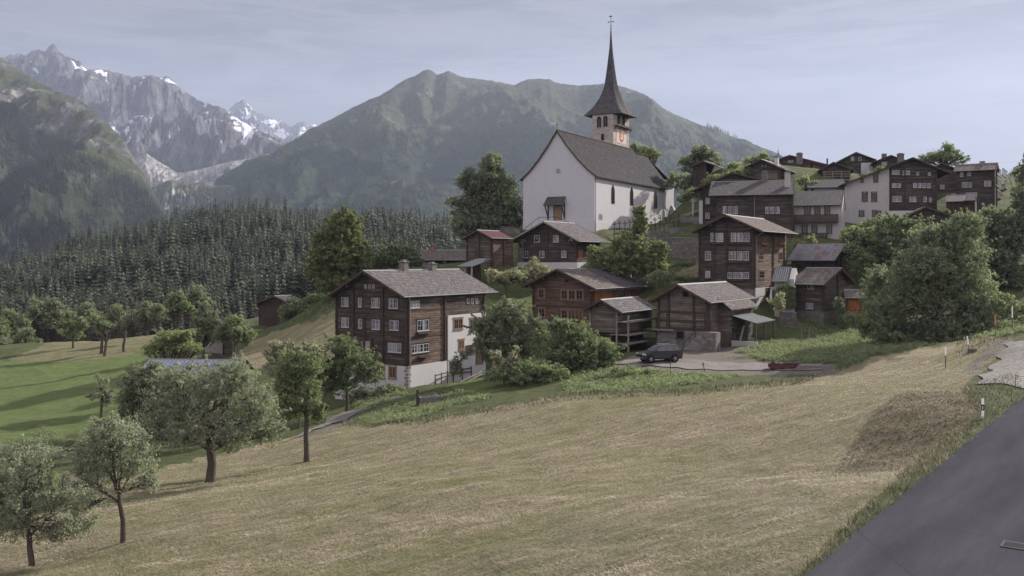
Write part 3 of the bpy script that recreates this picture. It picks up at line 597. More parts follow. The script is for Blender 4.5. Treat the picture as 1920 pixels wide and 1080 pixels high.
        for y0, z_ in ((f_.y, f_.z), (b_.y, b_.z)): rf.prism([(y0, z_), (a.y, a.z), (a.y, a.z-th*1.1), (y0, z_-th)], 'x', xl, og)
        s.roof = rf.build('roof', mat or SLATE['x'], s.e)
        for xx in (xl-.03, og+.03):
            fb = MB()
            for y0, z_ in ((f_.y, f_.z), (b_.y, b_.z)): fb.beam((xx, y0, z_-.09), (xx, a.y, a.z-.09), .05, .22)
            fb.build('barge_board', fascia, s.e)
        MB().tube([(xl, f_.y-.07, f_.z-.06), (og, f_.y-.07, f_.z-.06)], .065, 6).build('gutter', METAL, s.e)
        MB().prism([(a.y-.16, a.z-.02-.16*s.sf), (a.y, a.z+.05), (a.y+.16, a.z-.02-.16*s.sb)], 'x', xl, og).build('ridge_cap', METAL, s.roof)
        s.xl = xl; s.og = og; s.tip = f_; return s
    def mass(s, name, mat, face, x0, x1, ztop, zbot=-4, proud=.05, label=None):
        """masonry skin standing proud of the wall between local coordinates x0..x1 of a face"""
        m = MB()
        if face == 'F': m.box(x0, x1, -proud, .3, zbot, ztop)
        else: m.box(-.3, proud, x0, x1, zbot, ztop)
        o = m.build(name, mat, s.e, bev=.02)
        if label: o['label'] = label
        return o
    # ---- openings
    def rect(s, face, cx, cy, w_, h_, c=0):
        p = s.Z(cx, cy); k = s.Z(cx+w_/2, cy+h_/2); kw, kh = k[0]-p[0], k[1]-p[1]
        a = s.pt(face, p[0]-kw, p[1], c); b_ = s.pt(face, p[0]+kw, p[1], c); t = s.pt(face, p[0], p[1]-kh, c); u = s.pt(face, p[0], p[1]+kh, c)
        if face == 'F': return a.x, b_.x, u.z, t.z
        return a.y, b_.y, u.z, t.z
    def win(s, face, cx, cy, w_, h_, n=2, style='w', off=0.0, parent=None, bars=1, board=True, px=True, par=None):
        if px: a, b_, z0, z1 = s.rect(face, cx, cy, w_, h_)
        else: a, b_, z0, z1 = cx-w_/2, cx+w_/2, cy-h_/2, cy+h_/2
        fm = {'w': WHITEP, 'b': WBROWN, 'k': TRIM, 'g': TRIMG}[style]; par = par or s.e
        f = MB(); p = MB(); fr = .055
        def bx(m, u0, u1, q0, q1, d0, d1):
            if face == 'F': m.box(u0, u1, -off-d1, -off-d0, q0, q1)
            else: m.box(off+d0, off+d1, u0, u1, q0, q1)
        cw = (b_-a)/n
        for i in range(n):
            u0 = a+i*cw+(.03 if n > 1 else 0); u1 = a+(i+1)*cw-(.03 if n > 1 else 0)
            bx(f, u0, u0+fr, z0, z1, -.02, .07); bx(f, u1-fr, u1, z0, z1, -.02, .07); bx(f, u0+fr, u1-fr, z0, z0+fr, -.02, .07); bx(f, u0+fr, u1-fr, z1-fr, z1, -.02, .07)
            if bars:
                mz = (u0+u1)/2; bx(f, mz-.02, mz+.02, z0+fr, z1-fr, .0, .055)
                for k in range(1, bars+1): zz = z0+(z1-z0)*k/(bars+1); bx(f, u0+fr, mz-.02, zz-.014, zz+.014, .0, .05); bx(f, mz+.02, u1-fr, zz-.014, zz+.014, .0, .05)
            bx(p, u0+fr, u1-fr, z0+fr, z1-fr, -.01, .022)
        if board and style == 'w' and off == 0: bx(f, a-.02, b_+.02, z0-.05, z0, 0, .12)
        wo = f.build('window', fm, par); p.build('pane', PANED if style in 'kb' else PANE, wo)
        if board:
            m = MB(); e = .11
            bx(m, a-e, a-.005, z0-.08, z1+.1, -.02, .05); bx(m, b_+.005, b_+e, z0-.08, z1+.1, -.02, .05); bx(m, a-e-.04, b_+e+.04, z1+.1, z1+.2, -.02, .09); bx(m, a-e-.04, b_+e+.04, z0-.16, z0-.08, -.02, .10)
            m.build('casing', {'w': TRIM, 'b': WBROWN, 'k': TRIM, 'g': TRIMG}[style], wo)
        return wo
    def door(s, face, cx, cy, w_, h_, mat=TRIM, off=0.0, name='door'):
        a, b_, z0, z1 = s.rect(face, cx, cy, w_, h_); m = MB(); k = MB()
        def bx(m, u0, u1, q0, q1, d0, d1):
            if face == 'F': m.box(u0, u1, -off-d1, -off-d0, q0, q1)
            else: m.box(off+d0, off+d1, u0, u1, q0, q1)
        n = max(3, int((b_-a)/.18))
        for i in range(n): bx(m, a+(b_-a)*i/n+.008, a+(b_-a)*(i+1)/n-.008, z0, z1, -.02, .035)
        bx(k, a-.1, a-.01, z0, z1+.1, -.02, .07); bx(k, b_+.01, b_+.1, z0, z1+.1, -.02, .07); bx(k, a-.01, b_+.01, z1+.012, z1+.1, -.02, .07)
        o = m.build(name, mat, s.e); k.build('frame', TRIM, o); return o
    def hole(s, face, cx, cy, w_, h_, off=0.0, name='opening'):
        a, b_, z0, z1 = s.rect(face, cx, cy, w_, h_); m = MB()
        if face == 'F': m.box(a, b_, -off-.012, .05, z0, z1)
        else: m.box(-.05, off+.012, a, b_, z0, z1)
        o = m.build(name, BLACK, s.e); k = MB()
        def bx(u0, u1, q0, q1):
            if face == 'F': k.box(u0, u1, -off-.08, .02, q0, q1)
            else: k.box(-.02, off+.08, u0, u1, q0, q1)
        bx(a-.12, a-.004, z0-.1, z1+.1); bx(b_+.004, b_+.12, z0-.1, z1+.1); bx(a, b_, z1+.004, z1+.12); bx(a, b_, z0-.12, z0-.004); k.build('frame', TRIM, o); return o
    # ---- log ends standing out of the wall in a vertical row
    def joints(s, lst, z0, mat=None, out=.20):
        for face, pos in lst:
            m = MB(); k = 0
            zt = (s.under(pos) if face == 'F' and hasattr(s, 'rx') else (s.under(0) if face == 'F' else (s.under(pos) if hasattr(s, 'ry') else s.under(0))))-.05; z = z0
            while z < zt:
                h = min(.235, zt-z); o = out + .05*math.sin(k*2.3)
                if h > .05:
                    if face == 'F': m.box(pos-.085, pos+.085, -o, .02, z+.012, z+h-.012)
                    else: m.box(-.02, o, pos-.085, pos+.085, z+.012, z+h-.012)
                z += .24; k += 1
            m.build('log_ends', mat or TRIM, s.e)
    def bands(s, face, zs, x0, x1, out=.06):
        for z in zs:
            m = MB()
            if face == 'F': m.box(x0, x1, -out, .02, z, z+.2)
            else: m.box(-.02, out, x0, x1, z, z+.2)
            m.build('sill_beam', TRIM, s.e)
    def chimney(s, px, py, w_=.75, h_=1.6, x=None, y=None, mat=None, cap=True, dep=None):
        """top centre at a photo pixel, on the ridge unless x or y is given"""
        if hasattr(s, 'rx'): p = s.pt('R', px, py, s.rx if x is None else x)
        else: p = s.pt('F', px, py, s.ry if y is None else y)
        m = MB().box(p.x-w_/2, p.x+w_/2, p.y-w_/2, p.y+w_/2, p.z-h_, p.z-.14 if cap else p.z)
        o = m.build('chimney', mat or RUBBLE, s.e, bev=.02)
        if cap:
            k = MB().box(p.x-w_/2-.09, p.x+w_/2+.09, p.y-w_/2-.09, p.y+w_/2+.09, p.z-.14, p.z-.04); k.box(p.x-w_/3, p.x+w_/3, p.y-w_/3, p.y+w_/3, p.z-.04, p.z+.12); k.build('chimney_cap', CONC, o)
        return o
    def pipe(s, pts, r=.05, name='downpipe', mat=None): return MB().tube(pts, r, 6).build(name, mat or METAL, s.e)
    def flower(s, face, cx, cy, w_):
        a, b_, z0, z1 = s.rect(face, cx, cy, w_, 4); m = MB(); z = (z0+z1)/2
        if face == 'F': m.box(a, b_, -.34, -.08, z-.1, z+.1)
        else: m.box(.08, .34, a, b_, z-.1, z+.1)
        m.build('flower_box', TRIM, s.e)

# ================= the big dark log house in the foreground
h = House('log_house', 'big four-storey dark log house on a white stone base, grey slate roof, nearest the meadow', 'house', (765, 728), 95, 33, 630, 908, Z=ZA)
h.roofR((615, 553), (680, 507), (757, 556), (933, 550), og=1.1, mat=SLATE['y'])
zb = h.pt('F', 750, 686).z; h.mass('base_wall', WPL, 'F', -h.wl-.05, .06, zb, -6, .09); 
y1 = h.pt('R', 838, 680).y; h.mass('side_wall', LOGR, 'R', .25, y1-.6, h.under(0)-1.2, h.pt('R', 800, 682).z, .02, 'log side wall with warm sunlight painted into its reddish colour'); zw = h.pt('R', 838, 592).z
h.mass('base_wall', WPL, 'R', .0, y1, h.pt('R', 800, 682).z, -5, .09); h.mass('masonry_wall', WPL, 'R', y1+.004, h.wr+.12, zw, -5, .14, 'white plastered rear part')
q = MB()
for i in range(9):
    w_ = .42 if i % 2 else .26; z = zb-.28-i*.34; q.box(-w_, .115, -.115, (.62-w_), z, z+.27)
q.build('quoins', TRIMG, h.e)
for a in [(197,315,55,70,2),(313,320,25,70,1),(435,323,65,75,2),(573,328,72,75,2),(198,475,58,75,2),(315,485,28,70,1),(437,492,65,75,2),(580,498,70,75,2),(212,642,88,62,3),(360,652,62,62,2),(583,672,105,72,3)]: h.win('F', *a)
for x in (357, 388, 418): h.win('F', x, 196, 14, 32, 1, 'w', bars=0, board=False)
for x in (480, 570): h.win('F', x, 862, 52, 84, 2, 'b', off=.09)
for a in [(738,335,72,56,3),(800,498,92,84,2),(778,677,138,64,3)]: h.win('R', *a)
for x in (1150, 1183, 1218): h.win('R', x, 308, 16, 42, 1, 'w', bars=0, board=False)
for x, w_ in ((1067, 66), (1190, 60)): h.win('R', x, 486, w_, 76, 2, 'b', off=.14)
h.win('R', 1092, 648, 36, 66, 2, 'b', off=.14); h.door('R', 1152, 695, 46, 74, TRIM, .14, 'shutter'); h.door('R', 1232, 750, 48, 105, WBROWN, .14); h.hole('R', 1035, 822, 50, 70, .14, 'cellar_opening')
h.flower('R', 800, 555, 100); h.flower('R', 795, 740, 80)
xs = [h.pt('F', *ZA(x, 400)).x for x in (265, 495)]
h.joints([('F', xs[0]), ('F', xs[1]), ('F', -.12), ('F', -h.wl+.12), ('R', .12), ('R', y1-.5), ('R', h.wr-.15)], zb+.1)
for x, z0, z1 in ((350, 430, 760), (407, 600, 790)):
    p = h.pt('F', *ZA(x, z0)); p2 = h.pt('F', *ZA(x, z1)); MB().box(p.x-.08, p.x+.08, -.2, .02, p2.z, p.z).build('log_ends', TRIM, h.e)
h.bands('F', [h.pt('F', *ZA(400, 400)).z, h.pt('F', *ZA(400, 570)).z], -h.wl+.2, -.2); h.bands('R', [h.pt('R', *ZA(800, 385)).z, h.pt('R', *ZA(800, 590)).z], .25, y1-.7)
t = h.tip; h.pipe([(t.x+.05, -.3, t.z-.1), (.22, .05, t.z-.75), (.22, .05, zb-.1), (.3, -.5, zb-.55), (.3, -.9, zb-.6)])
h.chimney(757, 489, .75, 2.2); h.chimney(809, 493, .85, 1.8)

# ================= church
h = House('church', 'white gothic church with steep brown shingle roof and needle-spired stone tower, on the hilltop', 'church', (1115, 434), 155, 30, 981, 1247, Z=ZB)
ez = h.pt('F', 1114, 329).z; ap = h.pt('F', 1045, 246.5); RX = ap.x; RZ = ap.z; prof = [(0, 0), (.27, .335), (.55, .635), (.83, .885), (1.0, 1.0), (1.075, 1.045)]
hwR, hwL = -RX, h.wl+RX
def rp(t, g, side): return (RX+side*t*(hwR if side > 0 else hwL), RZ-(RZ-ez)*g)
out_ = [(-h.wl, -3), (0, -3), (0, ez)] + [rp(t, g, 1) for t, g in prof[3:0:-1]] + [(RX, RZ)] + [rp(t, g, -1) for t, g in prof[1:4]] + [(-h.wl, ez)]
MB().prism(out_, 'y', 0, h.wr).build('nave_wall', CHW, h.e)
def roofshell(y0, y1_, dz=0, k=1.0, th=.22):
    rf = MB()
    for sd_ in (1, -1):
        pts = [rp(t*k, g, sd_) for t, g in prof]; up = [(x, z+th+dz-(RZ-z)*(1-k)*0) for x, z in pts]; dn = [(x, z+.015+dz) for x, z in pts]
        rf.prism(up + dn[::-1], 'y', y0, y1_)
    return rf
rf = roofshell(-.22, h.wr+.35).build('nave_roof', SHING['y'], h.e)
MB().tube([(RX, -.2, RZ+.28), (RX, h.wr+.3, RZ+.28)], .13, 6).build('ridge_cap', TRIM, rf)
vb_ = MB()
for sd_ in (1, -1):
    pts = [rp(t, g, sd_) for t, g in prof]
    for p_, q_ in zip(pts, pts[1:]): vb_.beam((p_[0], -.26, p_[1]+.1), (q_[0], -.26, q_[1]+.1), .05, .26)
vb_.build('verge_board', TRIM, rf)
c_ = MB().tube([(RX, -.1, RZ+.2), (RX, -.1, RZ+1.5)], .04, 6); c_.beam((RX-.3, -.1, RZ+1.1), (RX+.3, -.1, RZ+1.1), .06, .06); c_.build('gable_cross', IRON, h.e)
# choir and apse
yc0, yc1 = h.wr, h.wr+7.5; cxl, cxr = -h.wl+1.6, -1.3; cez = ez+1.1
MB().prism([(cxl, -3), (cxr, -3), (cxr, cez-.3), (cxr-1.8, cez+.95), (RX, RZ-.95), (cxl+1.8, cez+.95), (cxl, cez-.3)], 'y', yc0, yc1).build('choir_wall', CHW, h.e)
ap_ = [(cxl, yc1), (cxr, yc1), (cxr, yc1+1.0), (cxr-2.6, yc1+4.6), (cxl+2.6, yc1+4.6), (cxl, yc1+1)]
MB().prism(ap_, 'z', -3, cez).build('apse_wall', CHW, h.e)
cr = MB()
for sd_, xe in ((1, cxr+.45), (-1, cxl-.45)): cr.prism([(RX, RZ-.55), (xe-sd_*2.2, cez+1.35), (xe, cez-.05), (xe, cez-.25), (xe-sd_*2.2, cez+1.1), (RX, RZ-.8)], 'y', yc0-.1, yc1+.6)
n0 = len(cr.v); A_ = (RX, yc1+.6, RZ-.57); ring = [(cxr+.45, yc1+.6), (cxr+.45, yc1+1.2), (cxr-2.5, yc1+5.1), (cxl+2.5, yc1+5.1), (cxl-.45, yc1+1.2), (cxl-.45, yc1+.6)]
cr.add([A_] + [(x, y, cez-.06) for x, y in ring], [(0, i, i+1) for i in range(1, 6)]); cr.build('choir_roof', SHING['y'], h.e)
for (bx_, by_, an) in ((cxr+.35, yc0+2.4, 0), (cxr+.35, yc1-.4, 0), (cxr-.9, yc1+3.6, 0)):
    b2 = MB().prism([(bx_-.6, -3), (bx_+.95, -3), (bx_+.95, 2.6), (bx_+.45, 3.4), (bx_+.45, 5.2), (bx_-.1, 6.3), (bx_-.6, 6.3)], 'y', by_-.35, by_+.35); b2.build('buttress', CHW, h.e, bev=.03)
# corner strip buttress between nave and choir
MB().prism([(-.3, -3), (.75, -3), (.75, 1.3), (.32, 2.1), (.3, 4.6), (.05, 5.3), (-.3, 5.3)], 'y', h.wr-.8, h.wr-.1).build('buttress', CHW, h.e, bev=.03)
BRN = m_plain('painted_window_surround', (.20, .12, .10), .8, .2)
def lancet(face, cx, cy, w_, h_, off=0, fill=None, sur=None, name='lancet_window', round_=False, par=None, fr_=.13):
    a, b_, z0, z1 = h.rect(face, cx, cy, w_, h_)
    def outl(e):
        m_, hw = (a+b_)/2, (b_-a)/2+e; zs = z1-hw*(1.0 if round_ else 1.55); pts = [(m_-hw, z0-e), (m_+hw, z0-e)]
        for i in range(9):
            q_ = i/8; 
            pts.append((m_+hw*math.cos(q_*math.pi/2), zs+(z1+e*(1 if round_ else 1.5)-zs)*math.sin(q_*math.pi/2)**(1 if round_ else 1.0)) if round_ else (m_+hw*(1-q_**1.8), zs+(z1+e*1.5-zs)*q_))
        for i in range(7, -1, -1):
            q_ = i/8; pts.append((m_-hw*math.cos(q_*math.pi/2), zs+(z1+e-zs)*math.sin(q_*math.pi/2)) if round_ else (m_-hw*(1-q_**1.8), zs+(z1+e*1.5-zs)*q_))
        return pts
    ax = 'y' if face == 'F' else 'x'; sg = -1 if face == 'F' else 1; o1, o2 = sg*(off+.03), sg*(off+.055)
    f_ = MB().prism(outl(fr_), ax, sg*(off-.05), o1).build(name, sur or BRN, par or h.e); MB().prism(outl(0), ax, sg*(off-.02), o2).build('pane', fill or PANED, f_)
    k = MB(); 
    for i in range(1, 7):
        zz = z0+(z1-z0)*i/8
        if face == 'R': k.box(o2, o2+.02, a, b_, zz-.02, zz+.02)
    k.box(*( (o2, o2+.02, (a+b_)/2-.025, (a+b_)/2+.025) if face == 'R' else ((a+b_)/2-.025, (a+b_)/2+.025, o2-.02, o2)), z0, z1-.35); k.build('leading', IRON, f_); return f_
for cx_, cy_, hh in ((1027, 658, 168), (1199, 677, 164), (1419, 707, 160)): lancet('R', cx_, cy_, 27, hh)
lancet('R', 914, 862, 30, 62, round_=True, name='niche', fill=CREAM, sur=CHW); h.door('R', 991, 946, 26, 52, WBROWN, 0.0)
# choir window on its own plane
a_ = yc0+4.6; w3 = MB(); w3.box(cxr-.05, cxr+.03, a_-.55, a_+.55, 1.9, 5.6); o = w3.build('lancet_window', BRN, h.e); MB().box(cxr, cxr+.05, a_-.42, a_+.42, 2.0, 5.45).build('pane', PANED, o)
# round window and entrance on the gable
p_ = h.pt('F', *ZB(525, 446)); ring_ = lambda r_: [(p_.x+r_*math.cos(i*math.pi/12), p_.z+r_*math.sin(i*math.pi/12)) for i in range(24)]
o = MB().prism(ring_(.50), 'y', -.045, .02).build('round_window', WHITEP, h.e); MB().prism(ring_(.38), 'y', -.055, .02).build('pane', PANED, o)
k = MB()
for i in range(3): 
    d = Vector((math.cos(i*math.pi/3), 0, math.sin(i*math.pi/3)))*.38; k.beam((p_.x-d.x, -.065, p_.z-d.z), (p_.x+d.x, -.065, p_.z+d.z), .03, .04)
k.build('tracery', WHITEP, o)
h.door('F', 518, 832, 66, 132, WBROWN, 0.0, 'entrance_door')
q0 = h.pt('F', *ZB(385, 757), -1.5); q1 = h.pt('F', *ZB(548, 748), -1.5); q2 = h.pt('F', *ZB(588, 680), -.05); q3 = h.pt('F', *ZB(445, 685), -.05)
cn = MB(); xa, xb, z_e, z_t = q0.x, q1.x+.15, q0.z, q3.z+.05
cn.prism([(-1.5, z_e), (0.0, z_t), (0.0, z_t-.14), (-1.5, z_e-.13)], 'x', xa, xb); can = cn.build('canopy', SLATED['x'], h.e); st = MB()
for x in (xa+.2, xb-.2): st.beam((x, -.08, z_e-2.2), (x, -1.25, z_e-.1), .16, .16); st.box(x-.09, x+.09, -.14, .0, z_e-2.4, z_e+.4); st.beam((x, -1.4, z_e-.1), (x, 0, z_e-.02), .12, .12)
st.build('bracket', TRIM, can)
# stair with rail rising along the gable wall
s0 = h.pt('F', *ZB(218, 972), -1.4); s1 = h.pt('F', *ZB(345, 872), -1.4); s2 = h.pt('F', *ZB(500, 866), -1.4); s3 = h.pt('F', *ZB(690, 945), -1.4)
stp = MB().prism([(s0.x, -3), (s3.x, -3), (s3.x, s3.z-.9), (s2.x+.9, s2.z-.95), (s1.x, s1.z-.95), (s0.x, s0.z-.9)], 'y', -1.6, -.02); stp.build('entrance_steps', CHW, h.e)
rl = MB(); rl.tube([s0, s1, s2, s3], .045, 5)
for u_, v_ in ((s0, s1), (s1, s2), (s2, s3)):
    for t_ in (0, .5, 1): p__ = u_.lerp(v_, t_); rl.tube([p__-Vector((0, 0, .9)), p__], .03, 4)
rl.build('handrail', IRON, h.e); lancet('F', 723, 936, 24, 42, round_=True, name='cellar_window', fill=BLACK, sur=CHW)
MB().box(-h.wl-.06, .07, -.07, .3, -3, h.pt('F', *ZB(840, 893)).z).build('plinth', CHW, h.e, bev=.03); MB().box(-.3, .07, .31, h.wr-.9, -3, h.pt('R', *ZB(900, 905)).z).build('plinth', CHW, h.e, bev=.03)
k = MB(); pz = h.pt('R', *ZB(862, 893)).z; k.tube([(.12, .12, ez-.1), (.12, .12, 0)], .06, 6); k.tube([(.16, h.wr-.05, ez-.2), (.16, h.wr-.05, 0)], .06, 6); k.build('downpipe', METAL, h.e)
# ---- tower (behind the nave), its own local box
TY = 181.5; tc_ = W(1149.6, 272, TY); tl = tc_ - Vector((0, 0, 0)); loc = Vector(((tc_-h.P).dot(h.ex), (tc_-h.P).dot(h.ey), 0))
def tpx(px, d):
    u = (px-CX)/F; return (u*tc_.y - tc_.x)/(d.x - u*d.y)
twl, twr = tpx(1110.7, -h.ex), tpx(1179.4, h.ey); zt = (CY-213.5)/F*TY - h.P.z; zbt = 8.0; X1, Y0_ = loc.x, loc.y; X0, Y1_ = X1-twl, Y0_+twr
print('tower', twl, twr, 'nave', h.wl, h.wr, 'height', RZ)
tw = MB().box(X0, X1, Y0_, Y1_, -3, zt).build('tower', TOWER, h.e)
def trect(face, cx, cy, w_, h_):
    z0 = h.Z; h.Z = ZT; r_ = (lambda c: h.rect(face, cx, cy, w_, h_, c))(Y0_ if face == 'F' else X1); h.Z = z0; return r_
def arched(face, cx, cy, w_, h_, pr=.06):
    a, b_, z0, z1 = trect(face, cx, cy, w_, h_); m_, hw = (a+b_)/2, (b_-a)/2; zs = z1-hw
    ol = lambda e: [(m_-hw-e, z0-e), (m_+hw+e, z0-e)] + [(m_+(hw+e)*math.cos(i*math.pi/10), zs+(hw+e)*math.sin(i*math.pi/10)) for i in range(11)]
    if face == 'F': f_ = MB().prism(ol(.14), 'y', Y0_-pr, Y0_+.2).build('belfry_window', CONC, tw); MB().prism(ol(0), 'y', Y0_-pr-.02, Y0_+.1).build('opening', BLACK, f_)
    else: f_ = MB().prism(ol(.14), 'x', X1-.2, X1+pr).build('belfry_window', CONC, tw); MB().prism(ol(0), 'x', X1-.1, X1+pr+.02).build('opening', BLACK, f_)
    m = MB()
    if face == 'F': m.tube([(m_, Y0_-pr-.05, z0), (m_, Y0_-pr-.05, zs)], .07, 6)
    else: m.tube([(X1+pr+.05, m_, z0), (X1+pr+.05, m_, zs)], .07, 6)
    if h_ > 60: m.build('column', CONC, f_)
for a in (('F', 129, 843, 26, 74), ('F', 175, 838, 26, 74), ('R', 270, 833, 17, 74), ('R', 304, 836, 17, 70), ('F', 154, 952, 15, 44)): arched(*a)
a, b_, z0, z1 = trect('R', 292, 880, 108, 14); m = MB().box(X1, X1+.75, a, b_, z0, z0+.12)
for i in range(4): y_ = a+.15+(b_-a-.3)*i/3; m.beam((X1+.0, y_, z0-.55), (X1+.65, y_, z0-.02), .1, .1)
m.box(X1+.7, X1+.76, a, b_, z0+.12, z0+.38); m.build('belfry_balcony', TRIM, tw)
a, b_, z0, z1 = trect('R', 290, 950, 70, 96); mY, mZ = (a+b_)/2, (z0+z1)/2
CLK = m_plaster('clock_plaster', (.50, .40, .37), .3); GOLD = m_plain('gilding', (.75, .50, .12), .25, .1, 3, .9); RED = m_plain('clock_red', (.25, .085, .07), .8, .2)
ck = MB().box(X1, X1+.03, a, b_, z0, z1).build('clock', CLK, tw); disc = lambda r_, n_=28: [(mY+r_*math.cos(i*2*math.pi/n_), mZ+r_*math.sin(i*2*math.pi/n_)) for i in range(n_)]
hr = min(b_-a, z1-z0)*.40
MB().prism(disc(hr), 'x', X1, X1+.055).build('clock_ring', RED, tw); MB().prism(disc(hr*.62), 'x', X1, X1+.07).build('clock_centre', CLK, tw)
m = MB(); m.beam((X1+.1, mY, mZ), (X1+.1, mY+hr*.25, mZ+hr*.85), .04, .12); m.beam((X1+.1, mY, mZ), (X1+.1, mY-hr*.6, mZ+hr*.15), .04, .14)
for i in range(12):
    q_ = i*math.pi/6; m.beam((X1+.065, mY+math.cos(q_)*hr*.72, mZ+math.sin(q_)*hr*.72), (X1+.065, mY+math.cos(q_)*hr*.92, mZ+math.sin(q_)*hr*.92), .02, .09)
m.box(X1+.08, X1+.11, mY-.32, mY+.32, mZ+hr*.55, mZ+hr*.95); m.build('clock_hands', GOLD, tw)
# spire
cxm, cym = (X0+X1)/2, (Y0_+Y1_)/2; sw = (twl+twr)/4; zt2 = (CY-212.5)/F*TY - h.P.z; H_ = (CY-42)/F*(TY+2) - h.P.z - zt2
pr_ = [(785,155),(765,142),(740,124),(715,109),(690,97),(650,79),(600,59),(550,46),(500,38),(450,31),(380,22),(300,12.5),(220,7),(125,2.2)]
V_ = []; n_ = 16
for (yy, hw) in pr_:
    f_ = (785-yy)/(785-125); oct_ = min(1, f_*4.5); s_ = hw/155*(sw+.55)*1.12
    for i in range(n_):
        an = i*2*math.pi/n_; c2 = abs(math.cos(an)); s2 = abs(math.sin(an)); sq = 1/max(c2, s2); a8 = (an % (math.pi/4))-math.pi/8; oc = 1.12*math.cos(math.pi/8)/math.cos(a8)
        rr = s_*(sq*(1-oct_)+oc*oct_); V_.append((cxm+rr*math.cos(an), cym+rr*math.sin(an), zt2+f_*H_))
sp_ = MB(); Fq_ = [(j*n_+i, j*n_+(i+1) % n_, (j+1)*n_+(i+1) % n_, (j+1)*n_+i) for j in range(len(pr_)-1) for i in range(n_)]
sp_.add(V_, Fq_ + [tuple(range(n_))[::-1]]); spo = sp_.build('spire', SLATED['y'], tw)
zt3 = zt2+H_; m = MB().tube([(cxm, cym, zt3-.5), (cxm, cym, zt3+1.75)], .05, 6); s_ = .16
m.beam(tuple(Vector((cxm, cym, zt3+.75))-h_*.55) if False else (cxm-.55, cym, zt3+.75), (cxm+.55, cym, zt3+.75), .09, .09)
for x in (-.55, .55): m.box(cxm+x-.1, cxm+x+.1, cym-.08, cym+.08, zt3+.65, zt3+.85)
m.tube([(cxm, cym, zt3-.1), (cxm, cym, zt3+.02), (cxm, cym, zt3+.14)], [.06, .16, .06], 8)
m.prism([(cxm-.35, zt3+1.75), (cxm+.1, zt3+1.7), (cxm+.38, zt3+1.95), (cxm+.15, zt3+1.9), (cxm, zt3+2.05), (cxm-.2, zt3+1.85), (cxm-.42, zt3+2.0)], 'y', cym-.03, cym+.03); m.build('weather_cock', IRON, tw)

# ================= dark house below the church
h = House('log_house', 'dark two-storey log house with wide grey roof just below the church gable', 'house', (1081.7, 503), 136, 33, 971, 1128, Z=ZC)
h.roofR((951.5, 453), (1019, 414.6), (1087, 452), (1143, 453.5), og=1.3, mat=SLATE['y'], fascia=TRIMG)
zb = h.pt('F', 1075, 492).z; h.mass('base_wall', WPL, 'F', -h.wl-.05, .05, zb, -5, .08); h.mass('base_wall', WPL, 'R', .3, h.wr, zb, -5, .08)
for a in [(680,245,30,26,1),(803,229,50,62,1),(973,229,50,62,1),(1105,237,34,24,1),(700,370,46,60,1),(847,369,44,62,1),(1045,367,46,62,1)]: h.win('F', *a, board=a[3] > 40)
x_ = h.pt('F', *ZC(630, 300)).x; h.mass('corner_pier', RUBBLE, 'F', -h.wl, -h.wl+1.0, h.under(-h.wl)-.3, zb, .06); h.door('R', 1192, 367, 44, 80, RED, 0); h.joints([('F', -.12), ('F', h.rx), ('F', -h.wl+1.2)], zb, out=.12)
z_ = h.pt('F', *ZC(880, 322)).z; h.bands('F', [z_], -h.wl+1.1, -.1)
k = MB()
for x in (h.wl*-.93, -h.wl*.07): k.beam((x, -.05, h.under(x)-1.6), (x, -1.1, h.under(x)-.25), .13, .13)
k.build('bracket', TRIM, h.e)
# red-roofed barn
h = House('barn', 'small log barn with a reddish sheet-metal roof left of the church', 'barn', (922, 500), 135, 33, 875, 962, Z=ZC)
h.roofR((865, 448), (894, 431), (921, 445.5), (962, 446.5), og=.7, mat=REDR, wall=LOG2)
h.mass('side_wall', LOGR, 'R', .2, h.wr-.05, h.under(0)-.3, -1.2, .02, 'log side wall with warm sunlight painted into its reddish colour')
h.joints([('F', -.1), ('F', -h.wl+.1), ('R', .1), ('R', h.wr*.52), ('F', h.rx)], -1)
k = MB().box(h.pt('F', *ZC(245, 400)).x, h.pt('F', *ZC(315, 400)).x, -.06, .03, .2, 2.3).build('door', TRIM, h.e)
h2 = House('open_shed', 'open wooden shed with a pale grey sheet roof beside the red-roofed barn', 'shed', (908, 523), 127, 33, 858, 924, Z=ZC)
a = h2.pt('F', *ZC(72, 477), -.3); b_ = h2.pt('F', *ZC(215, 477), -.3); c_ = h2.pt('R', *ZC(402, 405), b_.x); m = MB()
m.add([(a.x, -.3, a.z), (b_.x, -.3, b_.z), (b_.x, c_.y, c_.z), (a.x, c_.y, c_.z), (a.x, -.3, a.z-.08), (b_.x, -.3, b_.z-.08), (b_.x, c_.y, c_.z-.08), (a.x, c_.y, c_.z-.08)], [(0,1,2,3),(7,6,5,4),(0,4,5,1),(1,5,6,2),(2,6,7,3),(3,7,4,0)]); m.build('roof', GREYM['x'], h2.e)
MB().box(a.x+.2, b_.x-.2, 2.0, 2.2, -1, a.z+.3).build('back_wall', PLANKD, h2.e)
for x in (a.x+.25, (a.x+b_.x)/2, b_.x-.25): MB().box(x-.08, x+.08, -.1, .06, -1.5, a.z-.08).build('post', TRIMG, h2.e)
MB().box(a.x+.2, b_.x-.2, -.05, .05, -.8, .35).build('board_wall', PLANKD, h2.e)
# long low building far behind
h = House('long_house', 'long low brown-roofed building behind the round tree, pale ridge line', 'house', (872, 508), 150, 12, 780, wr=9, Z=ZQ)
h.roofL((873, 468.5), (876, 487), FL=(778, 486), og=.3, mat=TANR['x'], wall=PLANKD)
for x in (1130, 1315): h.win('F', x, 545, 36, 50, 2)
h.chimney(811, 464.5, .8, 1.0, cap=False, mat=RED)

